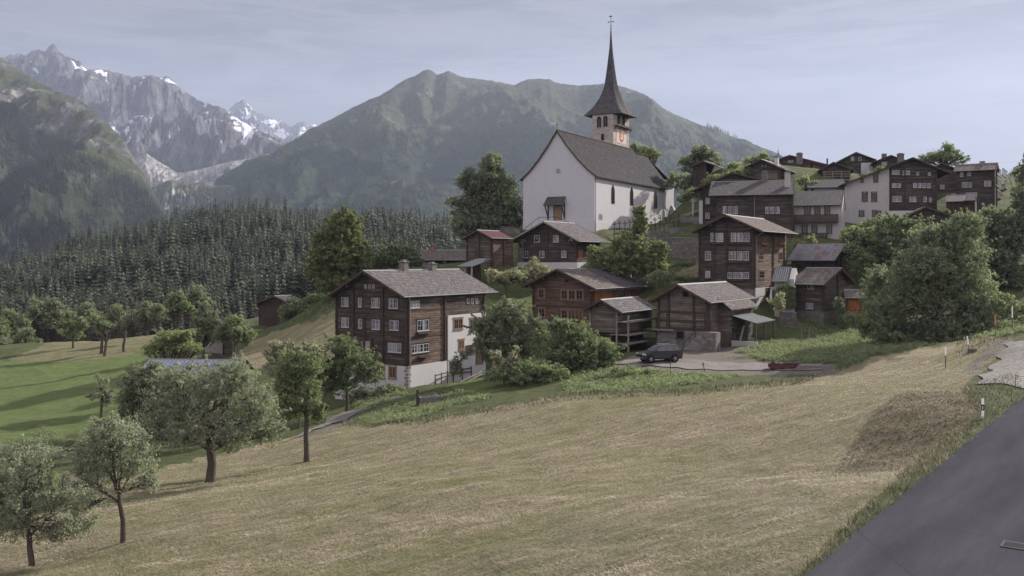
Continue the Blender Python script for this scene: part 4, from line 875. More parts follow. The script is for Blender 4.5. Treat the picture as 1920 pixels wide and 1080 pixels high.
# ================= brown house
h = House('log_house', 'warm brown log house with a tan roof, small dormer and orange side wall', 'house', (1110.7, 614), 113, 33, 998.7, 1206, Z=ZF)
h.roofR((977, 537), (1043.5, 504), (1116, 541), (1222.7, 535.5), og=1.25, mat=TANR['y'], wall=LOGB)
MB().prism([(h.tip.x+.03, h.tip.z+.035), (h.rx, h.rz+.03), (h.rx, h.rz+.06), (h.tip.x+.03, h.tip.z+.07)], 'y', h.pt('R', 1168, 536, h.tip.x).y, h.yb+.02).build('roof_patch', SLATED['y'], h.roof)
for a in [(270,347,52,72,1),(483,357,52,78,1),(552,358,58,80,1),(622,358,58,80,1),(275,523,52,76,1),(483,537,52,78,1),(550,540,60,80,2),(618,543,60,80,2)]: h.win('F', *a, style='b'); 
k = MB()
for i in range(14): y_ = -.4+i*(h.yb-.2)/13; k.box(h.tip.x-1.1, h.tip.x-.02, y_-.07, y_+.07, h.tip.z-.36, h.tip.z-.17)
k.build('rafter_ends', TRIMG, h.e)
y_a = h.pt('R', *ZF(745, 400)).y+.3; y_b = h.pt('R', *ZF(915, 400)).y; h.mass('plank_wall', PLANKO, 'R', y_a, y_b, h.under(0)-.15, 3, .06, 'orange plank wall'); h.mass('plank_wall', PLANKR, 'R', h.pt('R', *ZF(1112, 400)).y, h.wr, h.under(0)-.15, -1.5, .06)
h.win('R', 1025, 358, 110, 50, 4, style='b'); z_ = h.pt('F', *ZF(400, 470)).z; h.bands('F', [z_], -h.wl+.2, -.2); h.joints([('F', -.12), ('F', -h.wl+.12), ('R', .15)], 0); h.mass('base_wall', CONC, 'F', -h.wl-.05, .05, .35, -3, .1)
d = h.pt('R', *ZF(945, 235), -2.0); dz = h.pt('R', *ZF(945, 150), -2.0).z; yd = d.y
dm = MB().prism([(-5.4, d.z+.0), (-2.0, d.z), (-2.0, dz-.25), (-5.4, dz-.1)], 'y', yd-.7, yd+1.3)
dor = MB().box(-5.2, -1.9, yd-.65, yd+.65, d.z-.2, dz-.22).build('dormer', TRIMG, h.e); MB().box(-5.6, -1.75, yd-.95, yd+.95, dz-.2, dz-.05).build('dormer_roof', SLATED['y'], dor); MB().box(-1.9, -1.87, yd-.28, yd+.28, d.z+.25, dz-.5).build('dormer_window', PANED, dor)
# long dormer box running back along the roof
e0 = h.pt('R', *ZF(745, 165), -2.6); MB().box(-4.6, -2.3, e0.y, yd-.7, d.z-.3, dz-.55).build('dormer_side', LOGG, dor); MB().box(-4.8, -2.0, e0.y-.3, yd-.72, dz-.54, dz-.4).build('dormer_side_roof', SLATED['y'], dor)
h.hole('F', 503, 226, 16, 16); h.pt

# ================= small granary with open galleries
h = House('granary', 'small grey log granary with slate roof and three open galleries, above the grey car', 'granary', (1157.6, 656), 99, 33, 1107.7, 1222, Z=ZF)
h.roofR((1092, 580), (1126, 561.5), (1164.7, 585), (1233, 580), og=.8, mat=SLATE['y'], wall=LOGG, z0=1.8)
h.body.data.transform(Matrix.Identity(4)); zs_ = [h.pt('F', *ZF(985, y)).z for y in (606, 726, 806)]
yy0, yy1 = -.4, h.yb-.4; GX = 1.15
MB().box(-h.wl+.4, -.9, .5, h.wr-.3, zs_[2], 1.85).build('lower_wall', LOG, h.e)
for i, z in enumerate(zs_):
    MB().box(.02 if i == 0 else -.88, GX, yy0+.3, yy1, z-.06, z+.04).build('gallery_floor', TRIMG, h.e)
    MB().beam((GX+.06, yy0, z-.0), (GX+.06, yy1, z), .07, .2).build('gallery_beam', TRIMG, h.e)
for x, y, z0_, z1_ in ((GX-.02, yy0+.7, -.3, zs_[0]), (GX-.02, yy1-.5, .6, h.under(GX)-.05), (GX-.02, yy0+.7, zs_[0]+.05, h.under(GX)-.1), (-h.wl, -.12, -.5, h.under(-h.wl)-.1), (-.02, -.12, -.3, h.under(0)-.1), (-.5, .6, -.6, zs_[2]-.07), (-.5, h.wr-.6, -.6, zs_[2]-.07), (-h.wl+.6, .6, -.6, zs_[2]-.07)):
    MB().box(x-.08, x+.08, y-.08, y+.08, z0_, z1_).build('post', TRIMG if x != -.5 else TRIM, h.e)

# ================= centre barn
h = House('barn', 'broad weathered log barn with stone base and stone stair, right of the grey car', 'barn', (1328, 657), 98, 33, 1234, 1372, Z=ZH)
h.roofR((1215.7, 565), (1270, 533), (1331.5, 567), (1417.6, 558.3), og=1.0, mat=SLATE['y'], wall=LOGG)
zb = h.pt('F', *ZH(600, 655)).z; h.mass('stone_base', RUBBLE, 'F', -h.wl-.1, .1, zb, -4, .12); h.mass('stone_base', RUBBLE, 'R', .3, 1.6, zb-.1, -2, .12)
xA, xB = h.pt('F', *ZH(190, 700)).x, h.pt('F', *ZH(370, 700)).x; h.mass('rendered_base', CONC, 'F', xA, xB, zb-.02, -2, .16); xC = h.pt('F', *ZH(450, 700)).x; h.mass('rendered_base', CONC, 'F', xC, h.pt('F', *ZH(560, 700)).x, zb-.02, -2, .16)
h.hole('F', 463, 275, 44, 50); h.hole('F', 415, 690, 60, 62, .18, 'cellar_opening'); h.door('F', 232, 545, 72, 150, LOGG, .0); h.door('F', 608, 560, 84, 165, LOGG, .0); h.win('R', 818, 440, 40, 70, 2, bars=1, board=False) 
h.joints([('F', -.12), ('F', -h.wl+.12), ('F', h.pt('F', *ZH(545, 560)).x), ('F', h.pt('F', *ZH(295, 560)).x), ('R', .12)], zb+.1, out=.22)
z_ = h.pt('F', *ZH(450, 470)).z; h.bands('F', [z_, z_-.9, zb+.1], -h.wl+.2, -.2, .12)
# stone landing and stair
xs0 = h.pt('F', *ZH(630, 690), -1.3).x; LZ = h.pt('F', *ZH(690, 665), -1.3).z; xs1 = h.pt('F', *ZH(757, 665), -1.3).x
MB().box(xs0, xs1+.2, -1.5, -.13, -1.5, LZ).build('stone_landing', RUBBLE, h.e, bev=.03)
xbt = h.pt('F', *ZH(440, 850), -1.3).x; st = MB(); ns = 9
for i in range(ns):
    x0 = xbt+(xs0-xbt)*i/ns; st.box(x0, xs0-.004, -1.35, -.17, LZ*i/ns, LZ*(i+1)/ns-.006)
st.build('stone_stair', CONC, h.e); k = MB(); k.tube([(xbt, -1.3, .75), (xs0, -1.3, LZ+.75)], .045, 5)
for t_ in (0, .33, .66, 1): k.tube([(xbt+(xs0-xbt)*t_, -1.3, LZ*t_), (xbt+(xs0-xbt)*t_, -1.3, LZ*t_+.75)], .035, 4)
k.build('handrail', TRIM, h.e)
MB().box(h.pt('F', *ZH(150, 650)).x, h.pt('F', *ZH(360, 650)).x, -.75, -.16, zb-.02, zb+.1).build('shelf_beam', TRIMG, h.e)
# side bay with lean-to roof
yw0, yw1 = h.pt('R', *ZH(757, 760)).y, h.pt('R', *ZH(905, 760)).y
l0 = h.pt('R', *ZH(925, 432), 1.6); l1 = h.pt('R', *ZH(1190, 418), 1.6)
ytop = h.pt('R', *ZH(795, 362), .1)
m = MB(); ya, yb2 = l0.y-.2, l1.y; m.add([(.1, ya, l0.z+1.2), (1.7, ya, l0.z), (1.7, yb2, l0.z), (.1, yb2, l0.z+1.2), (.1, ya, l0.z+1.05), (1.7, ya, l0.z-.12), (1.7, yb2, l0.z-.12), (.1, yb2, l0.z+1.05)], [(0,1,2,3),(7,6,5,4),(0,4,5,1),(1,5,6,2),(2,6,7,3),(3,7,4,0)])
m.build('side_roof', TANR['y'], h.e); MB().prism([(.01, -1), (1.2, -1), (1.2, l0.z-.0), (.01, l0.z+.9)], 'y', ya+.5, yb2-.5).build('side_wall', LOG2, h.e)
# porch
pz0 = h.pt('R', *ZH(1180, 572), 4.0); pzt = h.pt('R', *ZH(905, 508), 1.22); ye = h.pt('R', *ZH(1372, 548), 4.0).y
m = MB(); z4 = pz0.z; za = z4+.75; ya = pz0.y
m.add([(1.22, ya, za), (4.0, ya, z4), (4.0, ye, z4), (1.22, ye, za), (1.22, ya, za-.07), (4.0, ya, z4-.07), (4.0, ye, z4-.07), (1.22, ye, za-.07)], [(0,1,2,3),(7,6,5,4),(0,4,5,1),(1,5,6,2),(2,6,7,3),(3,7,4,0)]); m.build('porch_roof', GREYM['y'], h.e)
for x, y in ((3.85, ya+.2), (3.85, ye-.3), (3.85, (ya+ye)/2)): MB().box(x-.07, x+.07, y-.07, y+.07, -1, z4-.08).build('porch_post', TRIM, h.e)
MB().box(1.3, 4.1, ya-.15, ya+.1, -1, .85).build('porch_wall', CREAM, h.e); MB().box(1.21, 1.27, ya+.3, ya+1.3, .1, 2.2).build('porch_door', PANED, h.e)

# ================= tall dark house (right of centre)
h = House('log_house', 'tall dark three-storey log house with flower boxes, tan tiled roof, reddish side wall', 'house', (1414.4, 577), 117, 33, 1310, 1474, Z=ZI)
h.roofR((1295.5, 434.5), (1360, 402), (1429, 432.5), (1495.5, 439.5), og=1.3, mat=TANR['y'])
zb = h.pt('F', *ZI(400, 712)).z
for a in [(218,290,52,72,1),(274,292,52,72,1),(386,290,46,72,1),(440,290,50,72,1),(497,290,52,72,1),(170,447,50,74,1),(375,447,56,70,1),(437,447,46,72,1),(492,447,46,74,1),(168,605,40,60,1),(354,612,38,52,1),(400,612,38,52,1),(447,612,40,52,1),(495,612,42,52,1)]: h.win('F', *a, bars=2)
for a in [(245,342,120),(435,340,185),(428,503,185),(415,655,120),(165,640,60)]: h.flower('F', *a)
for a in [(615,446,40,68,1),(778,452,30,60,1),(620,606,44,60,1),(742,606,26,50,1),(620,750,40,62,2)]: h.win('R', *a, style='b', bars=1)
h.joints([('F', h.pt('F', *ZI(325, 400)).x), ('F', -.12), ('F', -h.wl+.12), ('R', h.pt('R', *ZI(714, 400)).y), ('R', h.pt('R', *ZI(808, 400)).y), ('R', .12), ('F', h.pt('F', *ZI(225, 500)).x)], zb)
h.mass('side_wall', LOGR, 'R', .25, h.wr-.05, h.under(0)-1.0, zb, .02, 'log side wall with warm sunlight painted into its reddish colour'); h.mass('base_wall', WPL, 'R', .3, h.wr, zb-.1, -3, .08); h.mass('base_wall', RUBBLE, 'F', -h.wl, .08, zb-.2, -3, .08); h.door('R', 668, 780, 30, 115, TRIM, .08)
h.bands('F', [h.pt('F', *ZI(400, y)).z for y in (376, 536)], -h.wl+.2, -.2); t = h.tip; h.pipe([(t.x+.05, -.6, t.z-.1), (.22, .1, t.z-.7), (.22, .1, zb)])
k = MB()
for i, x in enumerate((630, 780)):
    a, b_, z0, z1 = h.rect('R', x, 342, 52 if i == 0 else 46, 26); k.box(.05, .35, a, b_, z0, z0+.22)
k.build('flower_box', PLANKO, h.e)
h.win('R', 850, 740, 1, 1, 1, board=False) if False else None

# ================= rusty-roofed barn and log cottage
h = House('barn', 'log barn with a rust-streaked sheet roof behind the small log cottage', 'barn', (1568, 525), 125, 50, 1484, 1599, Z=ZI)
h.roofL((1586.7, 457), (1566, 487.5), (1607, 489), FL=(1474, 488), gab=.8, mat=RUST, wall=LOG2)
h.joints([('R', .12), ('R', h.ry), ('F', -.1), ('F', h.pt('F', *ZI(1055, 520)).x)], -.5)
h = House('log_cottage', 'small log cottage with brown slate roof on a rubble stone base', 'cottage', (1544.4, 607), 112, 50, 1491, 1598, Z=ZI)
h.roofL((1579, 502), (1545.6, 533), (1604, 531), FL=(1478, 528.5), gab=.7, mat=TANR['x'], wall=LOG2)
zb = h.pt('F', *ZI(1000, 912)).z; h.mass('stone_base', RUBBLE, 'F', -h.wl-.1, .1, zb, -4, .15); h.mass('stone_base', RUBBLE, 'R', .3, h.wr, zb, -4, .15)
h.win('F', 1037, 706, 58, 46, 2, bars=0); h.win('F', 1028, 870, 66, 50, 2, bars=0); h.joints([('F', -.12), ('F', -h.wl+.12), ('R', .12), ('R', h.ry)], zb)
h.bands('F', [h.pt('F', *ZI(1000, y)).z for y in (790, 840)], -h.wl+.2, -.2, .15)
h = House('annex', 'ivy-grown annex with blue-grey sheet roof left of the log cottage', 'annex', (1489, 592), 113.5, 22, 1452, wr=3.5, Z=ZI)
h.roofL((1500, 501), (1478, 527), FL=(1447, 526.5), og=-.15, mat=GREYM['x'], wall=CREAM, th=.1)
h.hole('F', 858, 790, 30, 50); 
h = House('garden_shed', 'little shed with orange-brown plank walls and tiled roof by the cottage', 'shed', (1614, 583), 110, 15, 1589, wr=2.5, Z=ZI)
h.roofL((1594, 543), (1619, 558), FL=(1584, 559), mat=TANR['x'], wall=PLANKR, th=.08, slope=.55, oe=.3)
MB().box(-h.wl+.15, -.15, -.04, .02, .1, 1.25).build('door', PLANKO, h.e)

# ================= upper row
h = House('log_house', 'gabled dark log house half hidden at the back left of the long slate-roofed house', 'house', (1420, 412), 149, 16, 1316.7, wr=10, Z=ZR)
h.roofR((1293.6, 358.5), (1373, 322.5), (1426, 336.5), None, og=1.0, mat=SLATED['y'])
for y in (602, 757): h.win('F', 377, y, 46, 62, 1)
h.mass('masonry_wall', WPL, 'F', -h.wl-.5, -h.wl+.1, h.pt('F', *ZR(300, 600)).z, -2, .25)
h = House('long_log_house', 'long dark log house with grey slate roof and two chimneys in the upper row', 'house', (1487.5, 447), 140, 16, 1342, wr=8, Z=ZR)
h.roofL((1498, 337), (1489, 363), FL=(1329, 367), og=.5, mat=SLATED['x'])
for a in [(560,698,44,78,1),(617,698,44,78,1),(673,698,44,78,1),(1010,700,42,70,1),(1062,700,42,70,1),(1118,700,42,70,1)]: h.win('F', *a, bars=1)
h.joints([('F', -.12), ('F', -h.wl+.12), ('F', h.pt('F', *ZR(860, 700)).x)], 0); h.chimney(1433.5, 322, .95, 2.4); h.chimney(1476.5, 322.5, .85, 2.4, y=2.4, mat=CREAM)
x_ = h.pt('F', *ZR(868, 600)).x; h.pipe([(x_, -.5, h.tip.z-.1), (x_+.1, -.3, h.tip.z-.8), (x_+.1, -.3, 1)]); h.bands('F', [h.pt('F', *ZR(800, y)).z for y in (620, 790)], -h.wl+.2, -.2)
h = House('balcony_house', 'pale plastered house with two wooden balconies, joined to the long log house', 'house', (1578.8, 452), 140, 22, 1489.5, 1592.5, Z=ZR)
h.roofL((1586.5, 357), (1578.5, 383), FL=(1486.7, 384), og=.45, mat=SLATED['x'], wall=CREAM)
for a in [(1435,702,52,92,2),(1540,708,48,86,2),(1645,702,48,94,2),(1405,906,48,72,2),(1507,906,46,72,2),(1665,906,46,72,2)]: h.win('F', *a, style='k', bars=0)
for xa_, xb_, yt, yb_ in ((1290, 1758, 752, 830), (1345, 1640, 945, 1000)):
    a = h.pt('F', *ZR(xa_, yt), -1.1); b_ = h.pt('F', *ZR(xb_, yb_), -1.1); m = MB().box(a.x, b_.x, -1.1, -.002, b_.z, b_.z+.15); n_ = int((b_.x-a.x)/.17)
    for i in range(n_): x = a.x+(b_.x-a.x)*(i+.5)/n_; m.box(x-.07, x+.07, -1.13, -1.09, b_.z+.1, a.z-.04)
    m.box(a.x, b_.x, -1.17, -1.05, a.z-.04, a.z+.04); m.box(b_.x-.05, b_.x, -1.1, 0, b_.z+.2, a.z)
    for t_ in (0, .5, 1): x = a.x+.06+(b_.x-a.x-.12)*t_; m.box(x-.07, x+.07, -1.2, -1.05, b_.z, a.z+.05)
    m.build('balcony', TRIM, h.e)
h = House('chalet', 'large gabled house, left third white plaster and the rest dark logs, on the upper right', 'house', (1757, 436), 150, 14, 1584, wr=12, Z=ZS)
h.roofR((1575, 347), (1712, 294.7), (1782, 323), None, og=1.0, mat=SLATED['y'])
x_ = h.pt('F', 1667, 340).x; a = h.pt('F', 1667, 316); m = MB().prism([(-h.wl-.05, -2), (x_, -2), (x_, h.under(x_)-.05), (-h.wl-.05, h.under(-h.wl)-.02)], 'y', -.12, .3); m.build('masonry_wall', CREAM, h.e)
h.mass('base_wall', WPL, 'F', x_+.01, h.pt('F', *ZS(820, 720)).x, h.pt('F', *ZS(600, 722)).z, -2, .06)
for a in [(437,400,34,58,1),(327,582,46,80,2),(420,582,46,80,2),(295,748,40,40,2),(423,752,30,50,1),(468,758,30,50,1),(301,420,16,22,1)]: h.win('F', *a, style='k', off=.12, bars=1 if a[3] > 40 else 0)
for a in [(638,336,80,44,3),(743,340,76,42,3),(858,348,26,30,1),(972,352,26,30,1),(620,467,42,42,1),(667,467,42,42,1),(829,466,36,46,1),(876,467,36,46,1),(922,468,36,46,1),(968,469,36,46,1),(650,602,96,56,3),(808,606,72,50,2),(930,606,34,50,1),(985,610,26,44,1)]: h.win('F', *a, bars=1 if a[3] > 32 else 0)
h.joints([('F', -.12), ('F', x_+.3), ('F', h.pt('F', *ZS(730, 450)).x)], h.pt('F', *ZS(600, 715)).z); h.bands('F', [h.pt('F', *ZS(800, y)).z for y in (405, 530, 690)], x_+.3, -.1, .1)
# right-hand dark house
h = House('log_house', 'dark log house with pale windows at the right edge of the upper row', 'house', (1865.6, 400), 150, 33, 1792.5, 1904, Z=ZS)
h.roofL((1885.5, 304.3), (1867.5, 317), FL=(1788, 322.5), mat=TANR['x'], slope=.5)
print('Q', h.wl, h.wr, h.ry)
for a in [(1297,357,32,46,1),(1370,352,44,40,2),(1330,460,64,52,2),(1382,460,30,50,1),(1557,447,74,54,3)]: h.win('F', *a)
for a in [(1668,340,42,58,2),(1727,350,42,58,2),(1778,380,16,44,1),(1662,448,58,62,3),(1742,465,26,60,1),(1798,470,34,52,2)]: h.win('R', *a)
h.win('R', 1700, 575, 90, 44, 3, style='b'); h.joints([('F', -.12), ('R', h.wr*.5)], 0); h.chimney(1842, 302.5, .8, 1.0, cap=False, mat=CONC)
h = House('log_house', 'narrow dark house squeezed between the large gabled house and the right-hand log house', 'house', (1794, 400), 163, 14, 1752, wr=8, Z=ZS)
h.roofR((1740, 322), (1765, 305), (1795, 316), None, og=.5, mat=SLATED['y']); h.win('F', 1102, 482, 50, 44, 3); h.chimney(1777.5, 312, .85, 2.0, x=1.0, mat=CREAM)
h = House('veranda_house', 'small dark house with glazed veranda and slate roof below the right-hand log house', 'house', (1828, 404), 140, 30, 1774, 1862, Z=ZS)
h.roofL((1855, 360.5), (1829, 374.5), FL=(1808, 374), og=.5, mat=SLATED['x'], wall=PLANKD)
a = h.pt('F', *ZS(1140, 572), -.6); b_ = h.pt('F', *ZS(1325, 625), -.6); MB().box(a.x, b_.x, -.7, -.02, b_.z, a.z).build('veranda_parapet', CREAM, h.e); MB().box(a.x-.1, b_.x+.1, -.9, .1, a.z+1.05, a.z+1.17).build('veranda_roof', SLATED['x'], h.e)
m = MB(); 
for i in range(5): x = a.x+(b_.x-a.x)*i/4; m.box(x-.04, x+.04, -.66, -.6, a.z, a.z+1.05)
m.build('veranda_post', TRIM, h.e)
h = House('hut', 'small dark gabled roof peeking out of the treetops at the right', 'hut', (1772, 420), 128, 15, 1700, wr=6, Z=ZS)
h.roofR((1688, 409), (1736, 387), (1782, 403), None, og=.5, mat=SLATED['y'])
# skyline houses
h = House('barn', 'dark barn alone between trees on the skyline right of the church', 'barn', (1324, 345), 175, 30, 1299, 1357, Z=ZR)
h.roofR((1291, 312.5), (1320, 301.5), (1345, 311.5), (1363, 313.5), og=.6, mat=SLATED['y'], wall=PLANKD)
h = House('log_house', 'dark gabled log house with white stove pipe on the skyline above the long roof', 'house', (1463.6, 352), 165, 32, 1400, 1499, Z=ZR)
h.roofR((1395.5, 314), (1426.5, 298), (1470, 317), (1505, 324), og=.8, mat=SLATE['y']); 
for x in (956, 990): h.win('F', x, 235, 24, 34, 1, bars=0, style='k')
h.win('F', 1062, 342, 90, 40, 4, style='b', bars=0); h.flower('R', 1180, 342, 60); h.chimney(1456, 294, .7, 2.0, x=-1.2, mat=WPL)
MB().box(.03, 1.0, h.wr*.5, h.wr*.95, 1.0, 1.9).build('balcony_panel', WPL, h.e)
h = House('log_house', 'dark gable with two tiny windows and a stone chimney on the skyline', 'house', (1520, 345), 190, 12, 1450, wr=9, Z=ZR)
h.roofR((1446, 303), (1480.5, 290.5), (1553, 308.5), None, og=.6, mat=SLATED['y']); 
for x in (1240, 1270): h.win('F', x, 186, 24, 24, 1, bars=0, board=False)
h.chimney(1499, 287.5, 1.0, 2.0)
h = House('log_house', 'red-brown timber gable house on the skyline', 'house', (1543, 350), 180, 16, 1492, wr=9, Z=ZR)
h.roofR((1488, 314), (1519, 301.5), (1552, 311), None, og=.6, mat=TANR['y'], wall=PLANKR)
for x in (1410, 1555): h.win('F', x, 298, 36, 44, 2, bars=0, style='b')
h.hole('F', 1478, 245, 14, 60)
h = House('log_house', 'dark low gable house with a railed terrace and thin black stovepipe on the skyline', 'house', (1594, 356), 170, 14, 1541, wr=9, Z=ZR)
h.roofR((1536, 318.5), (1563, 303.6), (1602, 319), None, og=.6, mat=SLATED['y']); p = h.pt('F', 1551, 297, 2); MB().tube([(p.x, 2, p.z-3), (p.x, 2, p.z)], .14, 8).build('stovepipe', IRON, h.e)
a = h.pt('F', *ZR(1610, 295), -1.4); b_ = h.pt('F', *ZR(1885, 365), -1.4); m = MB()
for z in (a.z, (a.z*2+b_.z)/3, (a.z+2*b_.z)/3): m.box(a.x, b_.x, -1.42, -1.36, z-.05, z+.05)
for i in range(4): x = a.x+(b_.x-a.x)*i/3; m.box(x-.06, x+.06, -1.5, -1.38, b_.z-.4, a.z+.1)
m.box(a.x, b_.x, -1.5, -.02, b_.z-.35, b_.z-.2); m.build('terrace_railing', TRIMG, h.e)
h = House('log_house', 'broad dark gable with two white windows, topmost left of the upper right skyline', 'house', (1640, 345), 185, 14, 1573, wr=9, Z=ZS)
h.roofR((1566, 305), (1605, 285), (1643, 299), None, og=.6, mat=SLATED['y'])
for x in (205, 280): h.win('F', x, 200, 34, 42, 1, bars=0, board=False)
h.mass('masonry_wall', WPL, 'F', h.pt('F', *ZS(290, 270)).x, -.05, h.pt('F', *ZS(400, 240)).z, 0, .06)
h = House('log_house', 'dark gable with two brick chimneys peeking behind the large gabled house', 'house', (1697, 345), 178, 14, 1645, wr=9, Z=ZS)
h.roofR((1640, 302.5), (1670.6, 290.5), (1700, 301), None, og=.5, mat=SLATED['y']); h.win('F', 522, 250, 56, 34, 3, bars=0); h.chimney(1657.8, 288.3, .85, 2.4, x=-3.4, cap=False); h.chimney(1688.5, 288.3, 1.1, 3, x=-1.2, cap=True)
h = House('white_house', 'small white house with low slate roof tucked behind the balcony house', 'house', (1586, 360), 155, 14, 1517, wr=6, Z=ZR)
h.roofL((1586, 336.5), (1587, 350), FL=(1514, 350), og=.2, mat=SLATED['x'], wall=CREAM)
h.hole('F', 1487, 490, 14, 18); h.chimney(1640, 308, .9, 3.5, y=3.0, mat=CREAM) if False else None
# left side barns and the metal-roofed shed
h = House('barn', 'lone dark barn with a low roof on the brown slope at the left', 'barn', (527, 612), 150, 33, 485, 560, Z=ZL)
h.roofR((478, 568), (514, 554.5), (533, 563.5), (564, 568.5), og=.6, mat=SLATED['y'], wall=PLANKD); h.joints([('F', -.1)], 0)
h = House('hut', 'tiny weathered hut half hidden in trees on the slope at the left', 'hut', (421, 648), 126, 40, 398, 436, Z=ZL)
h.roofR((390, 606), (400, 600), (424, 612), (436, 611), og=.3, mat=TANR['y'], wall=LOG2)
MB().box(-h.wl-.6, .8, -.9, -.8, -1, .5).build('plank_fence', TRIMG, h.e)
h = House('long_shed', 'long shed with a blue-grey sheet-metal roof behind the large fruit tree', 'shed', (436, 730), 86, 5, 262, wr=5, Z=ZL)
BLUEM = m_corr('blue_grey_sheet_roof', (.155, .175, .22), 'x', 0, .5, .4)
h.roofL((440, 674.5), (441, 702), FL=(256, 712), og=.2, mat=BLUEM, wall=PLANKD, z0=-7)
# ------------------------------------------------------------------ trees
rs = np.random.RandomState(11)
LEAF = {'apple': m_leaf('apple_leaves', (.255, .29, .235), .5, .4), 'dark': m_leaf('dark_leaves', (.19, .22, .165), .5, .35), 'lime': m_leaf('lime_leaves', (.195, .235, .17), .5, .38),
        'ash': m_leaf('ash_leaves', (.19, .225, .12), .45, .45), 'bright': m_leaf('bright_leaves', (0.22, 0.26, 0.15), .45, .42), 'pale': m_leaf('pale_leaves', (0.3, 0.31, 0.23), .4, .4), 'mid': m_leaf('mid_leaves', (.19, .235, .15), .5, .4),
        'grey': m_leaf('grey_green_leaves', (.28, .295, .235), .5, .38), 'yellow': m_leaf('yellow_green_leaves', (.17, .185, .06), .4, .35)}
LIMEBARK = BARK
def tube_np(pts, rad, n=6):
    pts = np.asarray(pts, float); k = len(pts); d = np.gradient(pts, axis=0); d /= np.linalg.norm(d, axis=1)[:, None]+1e-9
    ref = np.array([.3, .9, .2]); a = np.cross(d, ref); a /= np.linalg.norm(a, axis=1)[:, None]+1e-9; b = np.cross(d, a)
    th = np.arange(n)*2*np.pi/n; V = pts[:, None]+(a[:, None]*np.cos(th)[None, :, None]+b[:, None]*np.sin(th)[None, :, None])*np.asarray(rad)[:, None, None]
    i = np.arange(k-1)[:, None]*n; j = np.arange(n)[None, :]; j2 = (j+1) % n
    Fq = np.stack([i+j, i+j2, i+n+j2, i+n+j], -1).reshape(-1, 4); return V.reshape(-1, 3), Fq
class Acc:
    def __init__(s): s.V = []; s.F = []; s.n = 0
    def add(s, V, Fq): s.V.append(V); s.F.append(Fq+s.n); s.n += len(V)
    def mesh(s, nm, smooth=True): return np_mesh(nm, np.concatenate(s.V), np.concatenate(s.F), smooth)
def limb(acc, a, b, r0, r1, seg=6, wob=.08, up=.1, n=6):
    a = np.array(a, float); b = np.array(b, float); t = np.linspace(0, 1, seg)[:, None]; ln = np.linalg.norm(b-a)
    p = a*(1-t)+b*t; p[:, 2] += (np.sin(t[:, 0]*np.pi)*ln*up*-1 if up < 0 else np.sin(t[:, 0]*np.pi)*ln*up); p[1:-1] += rs.normal(0, wob*ln/seg*1.2, (seg-2, 3))
    acc.add(*tube_np(p, np.linspace(r0, r1, seg)**1.0, n)); return p
def leaves(C, rad, per, size, asp=.55, up=.35, flat=.8):
    """C clump centres (n,3), rad (n,), leaf faces in a rounded cloud around each"""
    n = len(C); tot = n*per; c = np.repeat(C, per, 0); r = np.repeat(rad, per)
    d = rs.normal(size=(tot, 3)); d /= np.linalg.norm(d, axis=1)[:, None]; rr = rs.rand(tot)**.45
    P = c + d*(rr*r)[:, None]*np.array([1, 1, flat])
    nrm = d*.8 + rs.normal(size=(tot, 3))*.6 + np.array([0, 0, up]); nrm /= np.linalg.norm(nrm, axis=1)[:, None]
    t = np.cross(nrm, rs.normal(size=(tot, 3))); t /= np.linalg.norm(t, axis=1)[:, None]+1e-9; b = np.cross(nrm, t)
    s = size*(.6+.8*rs.rand(tot))[:, None]
    V = np.stack([P-t*s*.6, P-b*s*asp*.55+nrm*s*.1, P+t*s*.6, P+b*s*asp*.55+nrm*s*.1], 1).reshape(-1, 3)
    Fq = np.arange(tot*4).reshape(-1, 4); var = np.clip(np.repeat(rs.rand(n), per)*.5 + rs.rand(tot)*.55, 0, 1); return V, Fq, var
